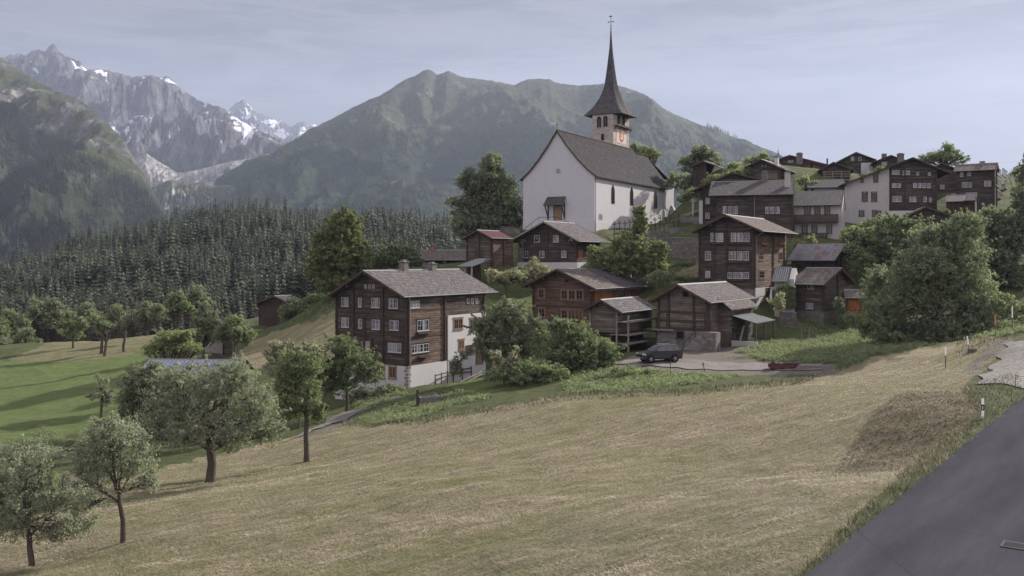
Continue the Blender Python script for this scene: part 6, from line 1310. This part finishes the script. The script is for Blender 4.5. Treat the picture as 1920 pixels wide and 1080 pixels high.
# grave crosses
def cross(px, py, Y, h):
    z = (CY-py)/F*Y; o = empty('grave_cross', ((px-CX)/F*Y, Y, z), R(-30), label='weathered wooden grave cross with a little pitched roof in the churchyard', cat='grave cross', group='wooden crosses in the churchyard')
    m = MB().box(-.06, .06, -.04, .04, -.6, h*.9); m.box(-h*.27, h*.27, -.035, .035, h*.55, h*.64); m.build('cross', TRIM, o)
    r = MB(); r.beam((-h*.3, 0, h*.62), (0, 0, h*.98), .16, .035); r.beam((h*.3, 0, h*.62), (0, 0, h*.98), .16, .035); r.build('little_roof', TRIM, o)
for i, (px, py, Y) in enumerate([(1152,429,150),(1162,428,150),(1172,428,151),(1181,427,151),(1213,431,147),(1221,431,148),(1229,431,148.5),(1237,430,149),(1245,430,150),(1253,429,150),(1228,420,153),(1238,419,154),(1248,418,155),(1257,419,154),(1265,418,155),(1273,417,156),(1262,427,151),(1271,426,152)]): cross(px, py, Y, 1.25+.2*math.sin(i*3))
P0 = W(1299.6, 393, 158); o = empty('wayside_cross', P0, R(-25), label='white wayside post with a broad cross-shaped stone head above the churchyard wall', cat='wayside cross')
MB().box(-.16, .16, -.14, .14, -1, 1.1).build('post', WPL, o); m = MB(); m.prism([(-.2, 1.1), (.2, 1.1), (.2, 1.3), (.55, 1.3), (.75, 1.55), (.45, 1.75), (.25, 1.8), (0, 2.1), (-.25, 1.8), (-.45, 1.75), (-.75, 1.55), (-.55, 1.3), (-.2, 1.3)], 'y', -.13, .13); m.build('cross_head', CREAM, o)
# ---- car
PAINT, pnt_, pb_ = newmat('grey_car_paint'); pb_.inputs['Base Color'].default_value = (.055, .058, .068, 1); pb_.inputs['Metallic'].default_value = .5; pb_.inputs['Roughness'].default_value = .28; pb_.inputs['Coat Weight'].default_value = .6
GLASS, _, gb_ = newmat('car_glass'); gb_.inputs['Base Color'].default_value = (.012, .014, .017, 1); gb_.inputs['Roughness'].default_value = .05; gb_.inputs['Specular IOR Level'].default_value = .8
TYRE = m_plain('tyre', (.018, .018, .019), .85, .15); RIM = m_plain('rim', (.35, .35, .37), .3, .1, 2, .8); LAMP = m_plain('headlight_glass', (.55, .57, .6), .12, .05); TAIL = m_plain('tail_light', (.25, .015, .012), .2, .1)
_x, _y = ppt(1236, 679, 87.3); cp = Vector((_x, _y, gzs(_x, _y)+.075)); hd = R(180+17); cz = 0
CS = .94
car = empty('parked_car', (cp.x, cp.y, cp.z), hd, label='dark grey compact SUV parked facing left on the gravel road by the granary', cat='car')
V = []; prof_ = [(-2.16,.34),(-2.18,.62),(-2.14,.98),(-2.05,1.08),(.98,1.07),(1.35,1.02),(2.02,.90),(2.17,.74),(2.19,.50),(2.10,.30)]
m = MB(); n = len(prof_); ys = [-.93, -.90, .90, .93]
ring = []
for y, sh in ((-.80, .93), (-.905, 1.0), (.905, 1.0), (.80, .93)): ring.append([(x*sh if abs(y) < .85 else x, y, .30+(z-.30)*(1 if abs(y) > .85 else 1.02)) for x, z in prof_])
for r_ in ring: m.v += r_
for k in range(3):
    for i in range(n): m.f.append((k*n+i, k*n+(i+1) % n, (k+1)*n+(i+1) % n, (k+1)*n+i))
m.f += [tuple(range(n))[::-1], tuple(3*n+i for i in range(n))]; body = m.build('body', PAINT, car, bev=.035)
m = MB(); bot = [(-2.06,1.05),(1.02,1.05)]; 
cab = [(-2.06, .86, 1.05), (1.05, .86, 1.05), (.22, .68, 1.60), (-.6, .69, 1.66), (-1.75, .66, 1.60)]
m.v = [(x, -y, z) for x, y, z in cab] + [(x, y, z) for x, y, z in cab]; m.f = [(0, 1, 2, 3, 4), (9, 8, 7, 6, 5)] + [(i, i+5, (i+1) % 5+5, (i+1) % 5) for i in range(5)]; m.build('cabin', PAINT, car, bev=.03)
def glassq(pts, nm='side_window'):
    m = MB(); m.add(pts, [tuple(range(len(pts)))]); o = m.build(nm, GLASS, car); md = o.modifiers.new('solid', 'SOLIDIFY'); md.thickness = .012; md.offset = 0; return o
for s in (-1, 1):
    def sp(x, z): t = (z-1.05)/.58; return (x, s*(.868-.178*t+.006), z)
    for q_ in ([(.80,1.10),(.18,1.53),(-.30,1.57),(-.30,1.10)], [(-.38,1.10),(-.38,1.57),(-1.12,1.56),(-1.20,1.10)], [(-1.30,1.12),(-1.22,1.55),(-1.60,1.50),(-1.82,1.20)]): glassq([sp(*p) for p in q_])
    m = MB().beam((-1.5, s*.62, 1.69), (.0, s*.62, 1.69), .04, .05); m.build('roof_rail', RIM, car)
    m = MB().box(.62, .82, s*.88, s*1.06, 1.08, 1.22); m.build('wing_mirror', PAINT, car, bev=.03)
    m = MB().box(1.86, 2.13, s*.58, s*.86, .74, .87); m.build('headlight', LAMP, car, bev=.02); m = MB().box(-2.185, -1.98, s*.62, s*.915, .86, 1.0); m.build('tail_light', TAIL, car, bev=.02)
    m = MB().box(-2.05, 2.05, s*.905, s*.925, .30, .42); m.build('sill_trim', TYRE, car)
    for x in (-1.32, 1.33):
        m = MB().tube([(x, s*.70, .34), (x, s*.912, .34)], .40, 20); m.build('wheel_arch', BLACK, car)
        w_ = MB().tube([(x, s*.72, .34), (x, s*.90, .34), (x, s*.935, .34)], [.345, .345, .31], 22).build('wheel', TYRE, car)
        r_ = MB().tube([(x, s*.90, .34), (x, s*.942, .34)], .10, 10)
        for k in range(5): a = k*2*math.pi/5; r_.beam((x, s*.94, .34), (x+math.cos(a)*.24, s*.94, .34+math.sin(a)*.24), .02, .06)
        r_.build('rim', RIM, w_)
glassq([(1.0,-.74,1.09),(1.0,.74,1.09),(.26,.62,1.575),(.26,-.62,1.575)], 'windscreen').location = (.03, 0, .012); glassq([(-2.04,-.70,1.14),(-2.04,.70,1.14),(-1.79,.58,1.54),(-1.79,-.58,1.54)], 'rear_window').location = (-.035, 0, 0)
MB().box(2.10, 2.20, -.5, .5, .52, .72).build('grille', BLACK, car, bev=.02); MB().box(2.195, 2.215, -.26, .26, .40, .50).build('number_plate', WHITEP, car)
car.scale = (CS, CS, CS)
# ---- red trailer
REDP = m_plain('red_paint', (.085, .036, .037), .8, .4); tp = W(1472, 696, 84.5); o = empty('trailer', tp, R(-4), label='low red farm trailer loaded with brushwood beside the gravel road', cat='trailer')
m = MB()
m.box(-1.35, 1.45, -.75, .75, .28, .34); m.box(-1.35, 1.45, -.77, -.72, .30, .62); m.box(-1.35, 1.45, .72, .77, .30, .62); m.box(-1.37, -1.32, -.77, .77, .30, .62); m.box(1.42, 1.47, -.77, .77, .30, .62)
for i in range(6): x = -1.3+i*.54; m.box(x-.03, x+.03, -.80, -.76, .28, .64)
m.build('bed', REDP, o)
m = MB().box(-1.2, -.9, -.3, .3, .6, .85); m.box(-1.15, -.95, -.1, .1, .85, 1.0); m.build('winch', REDP, o, bev=.02)
MB().beam((1.45, 0, .33), (2.6, 0, .25), .08, .08).build('drawbar', IRON, o)
for s in (-1, 1):
    for x in (-.45, .35): MB().tube([(x, s*.62, .2), (x, s*.80, .2)], .22, 14).build('wheel', TYRE, o)
m = MB(); 
for i in range(90):
    a = Vector((rnd.uniform(-.6, 1.3), rnd.uniform(-.6, .6), rnd.uniform(.36, .8))); d = Vector((rnd.uniform(-1, 1), rnd.uniform(-.4, .4), rnd.uniform(-.1, .25)))*.6; m.tube([a-d, a+d], .018, 4, False)
m.build('brushwood', BARK, o) if False else tag(m.build('brushwood', BARK, None, loc=(tp.x, tp.y, tp.z)), 'heap of cut brushwood lying in the red trailer bed', 'brushwood')
bp = W(1520, 694, 83); o = empty('plank_stack', bp, R(-5), label='short stack of grey planks on the gravel right of the red trailer', cat='planks')
for i in range(4): MB().box(-1.3+.1*i, 1.2-.07*i, -.3, .3, .02+i*.12, .11+i*.12).build('plank', TRIMG, o)
# ---- posts
OR = m_plain('orange_marker', (.42, .17, .08), .6, .1); RC = m_plain('red_cap', (.22, .06, .05), .6, .1)
def delineator(px, pb, pt_, label):
    x, Y = ppt(px, pb, 48); z = gzs(x, Y); h = (pb-pt_)/F*Y; o = empty('delineator_post', (x, Y, z), R(-36), label=label, cat='road post')
    a = [(-.06, -.05), (.06, -.05), (.03, .05), (-.03, .05)]
    MB().prism(a, 'z', -.2, h*.42).build('post', POSTW, o); MB().prism([(u*1.04, v_*1.04) for u, v_ in a], 'z', h*.422, h*.72).build('black_band', BLACK, o); MB().prism(a, 'z', h*.722, h).build('top', POSTW, o); MB().box(-.02, .02, -.062, -.054, h*.48, h*.64).build('reflector', LAMP, o)
delineator(1843, 786, 748, 'white road marker post with black band at the verge of the asphalt road')
def snow_pole(px, pb, pt_, label, head=POSTW, f=.4, hh=.055, lean=0):
    x, Y = ppt(px, pb, 75); z = gzs(x, Y); h = (pb-pt_)/F*Y; o = empty('marker_post', (x, Y, z), 0, label=label, cat='marker post'); d = Vector((lean, 0, 1))
    MB().tube([d*-.3, d*(h*(1-f))], .032, 7).build('pole', TRIM, o); MB().tube([d*(h*(1-f)+.003), d*h], hh, 8).build('marker_sleeve', head, o)
snow_pole(1773, 690, 651, 'dark marker pole with white top, left one of the three in the mown meadow')
snow_pole(1817, 660, 631, 'marker pole with white top leaning beside a stone near the paved apron', lean=-.12, f=.55, hh=.06)
snow_pole(1866, 634, 590, 'dark marker pole with pale orange sleeve below its tip', OR, .45)
snow_pole(1898, 618, 574, 'tallest thin pole with a white sleeve at the right edge', POSTW, .5, .06)
snow_pole(1257, 702, 677, 'thin iron stake at the verge in front of the car rear wheel', TRIM, .1, .03)
snow_pole(1322, 702, 680, 'leaning stake with a dark red cap at the gravel road verge', RC, .25, .07, lean=-.18)
x, Y = ppt(1904, 728, 56); z = gzs(x, Y); o = empty('chain_post', (x, Y, z), 0, label='thin grey post with a sagging cable at the corner of the paved apron', cat='post'); MB().tube([(0, 0, -.2), (0, 0, .85)], .025, 7).build('post', METAL, o)
MB().tube([(0, 0, .78), (.5, .4, .66), (1.1, .9, .62), (1.8, 1.4, .7), (2.4, 1.9, .82)], .012, 5).build('cable', IRON, o)
x, Y = ppt(1823, 661, 80); st = MB().box(-.35, .35, -.22, .22, -.1, .38); tag(st.build('boulder', RUBBLE, None, bev=.12, loc=(x, Y, gzs(x, Y))), 'single grey boundary stone beside the leaning marker pole', 'stone')
# garden fence, stakes, trough
def fence(name, label, pts, h, rails, mat, step=1.3, lift=0):
    Q = [W(a, b, Y) for a, b, Y in pts]; o = empty(name, Q[0], label=label, cat='fence')
    for a, b in zip(Q, Q[1:]):
        n = max(1, int((b-a).length/step))
        for i in range(n+1):
            p = a.lerp(b, i/n)-Q[0]; MB().box(p.x-.05, p.x+.05, p.y-.05, p.y+.05, p.z-.6, p.z+h).build('post', mat, o)
        for r_ in rails: MB().beam(a-Q[0]+Vector((0, -.07, r_)), b-Q[0]+Vector((0, -.07, r_)), .05, .11).build('rail', mat, o)
fence('garden_fence', 'wooden rail fence stepping up the garden beside the big white-based house', [(816,718,97),(850,708,101),(884,702,104)], .9, (.35, .75), TRIM)
fence('rail_fence', 'short two-rail fence between the little shed and the big tree', [(1617,582,111),(1634,580,112)], 1.1, (.4, .7, 1.0), TRIMG)
fence('garden_fence', 'pale board fence near the path behind the garden shrubs', [(862,728,94),(905,706,99)], .75, (.3, .6), TRIMG)
for i, (px, pb, pt_, Y, lab) in enumerate([(926, 722, 695, 84, 'leftmost garden stake supporting the pale sapling'), (938, 722, 696, 85, 'middle garden stake supporting the pale sapling'), (948, 724, 698, 84, 'rightmost garden stake supporting the pale sapling'), (1503, 640, 612, 100, 'left wooden bean pole in the herb bed'), (1517, 638, 610, 101, 'right wooden bean pole in the herb bed')]):
    x = (px-CX)/F*Y; z = gzs(x, Y); tag(MB().tube([(0, 0, -.3), (.02, 0, (pb-pt_)/F*Y)], .045, 6).build('stake', TRIMG, None, loc=(x, Y, z)), lab, 'stake')
x, Y = ppt(812, 755, 84); z = gzs(x, Y); o = empty('water_trough', (x, Y, z), R(18), label='grey stone water trough with a wooden spout post by the footpath', cat='trough')
m = MB().box(-1.2, 1.2, -.35, -.25, -.2, .5); m.box(-1.2, 1.2, .25, .35, -.2, .5); m.box(-1.2, -1.08, -.25, .25, -.2, .5); m.box(1.08, 1.2, -.25, .25, -.2, .5); m.build('basin', CONC, o)
m = MB().box(-1.08, 1.08, -.25, .25, .36, .40); m.build('water', GLASS, o); m = MB().box(-1.45, -1.28, -.09, .09, -.3, 1.15); m.build('spout_post', TRIM, o); MB().tube([(-1.3, 0, .85), (-.9, 0, .8)], .025, 6).build('spout', IRON, o)
P0 = W(1445.6, 569, 112.5); o = empty('parasol', P0, label='closed white parasol standing by the door of the tall dark house', cat='parasol'); MB().tube([(0, 0, -.6), (0, 0, 1.9)], .025, 6).build('pole', METAL, o); MB().tube([(0, 0, .2), (0, 0, .6), (0, 0, 1.4), (0, 0, 1.8)], [.14, .17, .10, .02], 9).build('canopy', WPL, o)
# boards leaning in the porch of the centre barn
P0 = W(1388, 636, 101.5); o = empty('leaning_board', P0, R(-33), label='white board leaning in the porch of the centre barn', cat='board'); m = MB(); m.beam((0, 0, -.1), (.35, .25, 1.5), .5, .04, (1, 0, 0)); m.build('board', WHITEP, o)
# ---- straw and grass lying on the meadow
HAY, hnt, hb = newmat('straw'); at = N(hnt, 'ShaderNodeAttribute', attribute_name='var'); L(hnt, ramp(hnt, at.outputs['Fac'], [(0, (.095, .11, .055)), (.3, (.155, .165, .08)), (.45, (.20, .172, .122)), (.75, (.325, .275, .205)), (1, (.48, .42, .34))]), hb.inputs['Base Color']); hb.inputs['Roughness'].default_value = .8
BRG, bnt, bb = newmat('dry_brown_grass'); at = N(bnt, 'ShaderNodeAttribute', attribute_name='var'); L(bnt, ramp(bnt, at.outputs['Fac'], [(0, (.07, .066, .036)), (.4, (.11, .088, .062)), (.8, (.17, .138, .10)), (1, (.26, .22, .165))]), bb.inputs['Base Color']); bb.inputs['Roughness'].default_value = .9
def blades(name, polys, n, ymin, ymax, ln, wd, mat, upr, vlo, vhi, pw=1.2):
    Y = ymin*np.exp(rs.rand(n)*math.log(ymax/ymin)); u = rs.uniform(-.62, .62, n); x = u*Y; z = gz(x, Y); px = u*F+CX; py = CY-z/Y*F; ok = np.zeros(n, bool)
    for p in polys: ok |= inpoly(px, py, p)
    ok &= road_d(x, Y) > .02-.32*rs.rand(n)**2.5*(ln > .12)
    x, Y, z = x[ok], Y[ok], z[ok]; k = len(x); a = rs.rand(k)*6.28; el = upr*(.4+.9*rs.rand(k)); l = ln*(.5+rs.rand(k)); d = np.c_[np.cos(a)*np.cos(el), np.sin(a)*np.cos(el), np.sin(el)]*l[:, None]
    s = np.c_[-np.sin(a), np.cos(a), 0*a]*(wd*(.6+.8*rs.rand(k))*np.clip(Y/40, .8, 2.2))[:, None]; P = np.c_[x, Y, z+.015]
    V = np.stack([P-s, P+s, P+d+s*.4, P+d-s*.4], 1).reshape(-1, 3); xr = -x*.53+Y*.85; yr = x*.85+Y*.53; g_ = fbm(xr/1.6, yr/26, 2, 53)*.26+fbm(xr/.45, yr/5, 2, 54)*.22+fbm(x/1.5, Y/1.0, 3, 51)*.28+fbm(x/9, Y/5, 2, 52)*.2
    var = np.clip(vlo+(vhi-vlo)*rs.rand(k)+g_, 0, 1); print(name, k)
    return tag(link(name, np_mesh(name, V, np.arange(4*k).reshape(-1, 4), False, {'var': ('FACE', var)}), mat), kind='stuff')
blades('straw', ZON['dry'][:1], 560000, 21, 82, .10, .0075, HAY, .35, -.02, .80)
verge = [[(1500,1080),(1560,1010),(1700,880),(1840,780),(1800,730),(1905,700),(1925,745),(1700,930),(1510,1085),(1400,1200),(1380,1150)], [(1790,642),(1870,630),(1925,600),(1925,625),(1890,640),(1850,650),(1790,670)],
         [(930,765),(1060,738),(1300,728),(1500,710),(1640,665),(1640,675),(1500,722),(1300,742),(1060,752),(930,775)], [(640,790),(800,785),(930,760),(930,772),(800,797),(640,800)]]
blades('tall_grass', verge, 200000, 20, 95, .22, .012, HAY, 1.0, -.05, .6)
blades('bank_grass', [[(1560,890),(1640,770),(1690,735),(1840,735),(1835,790),(1690,885)]], 300000, 30, 75, .14, .010, BRG, .5, .1, 1.0)
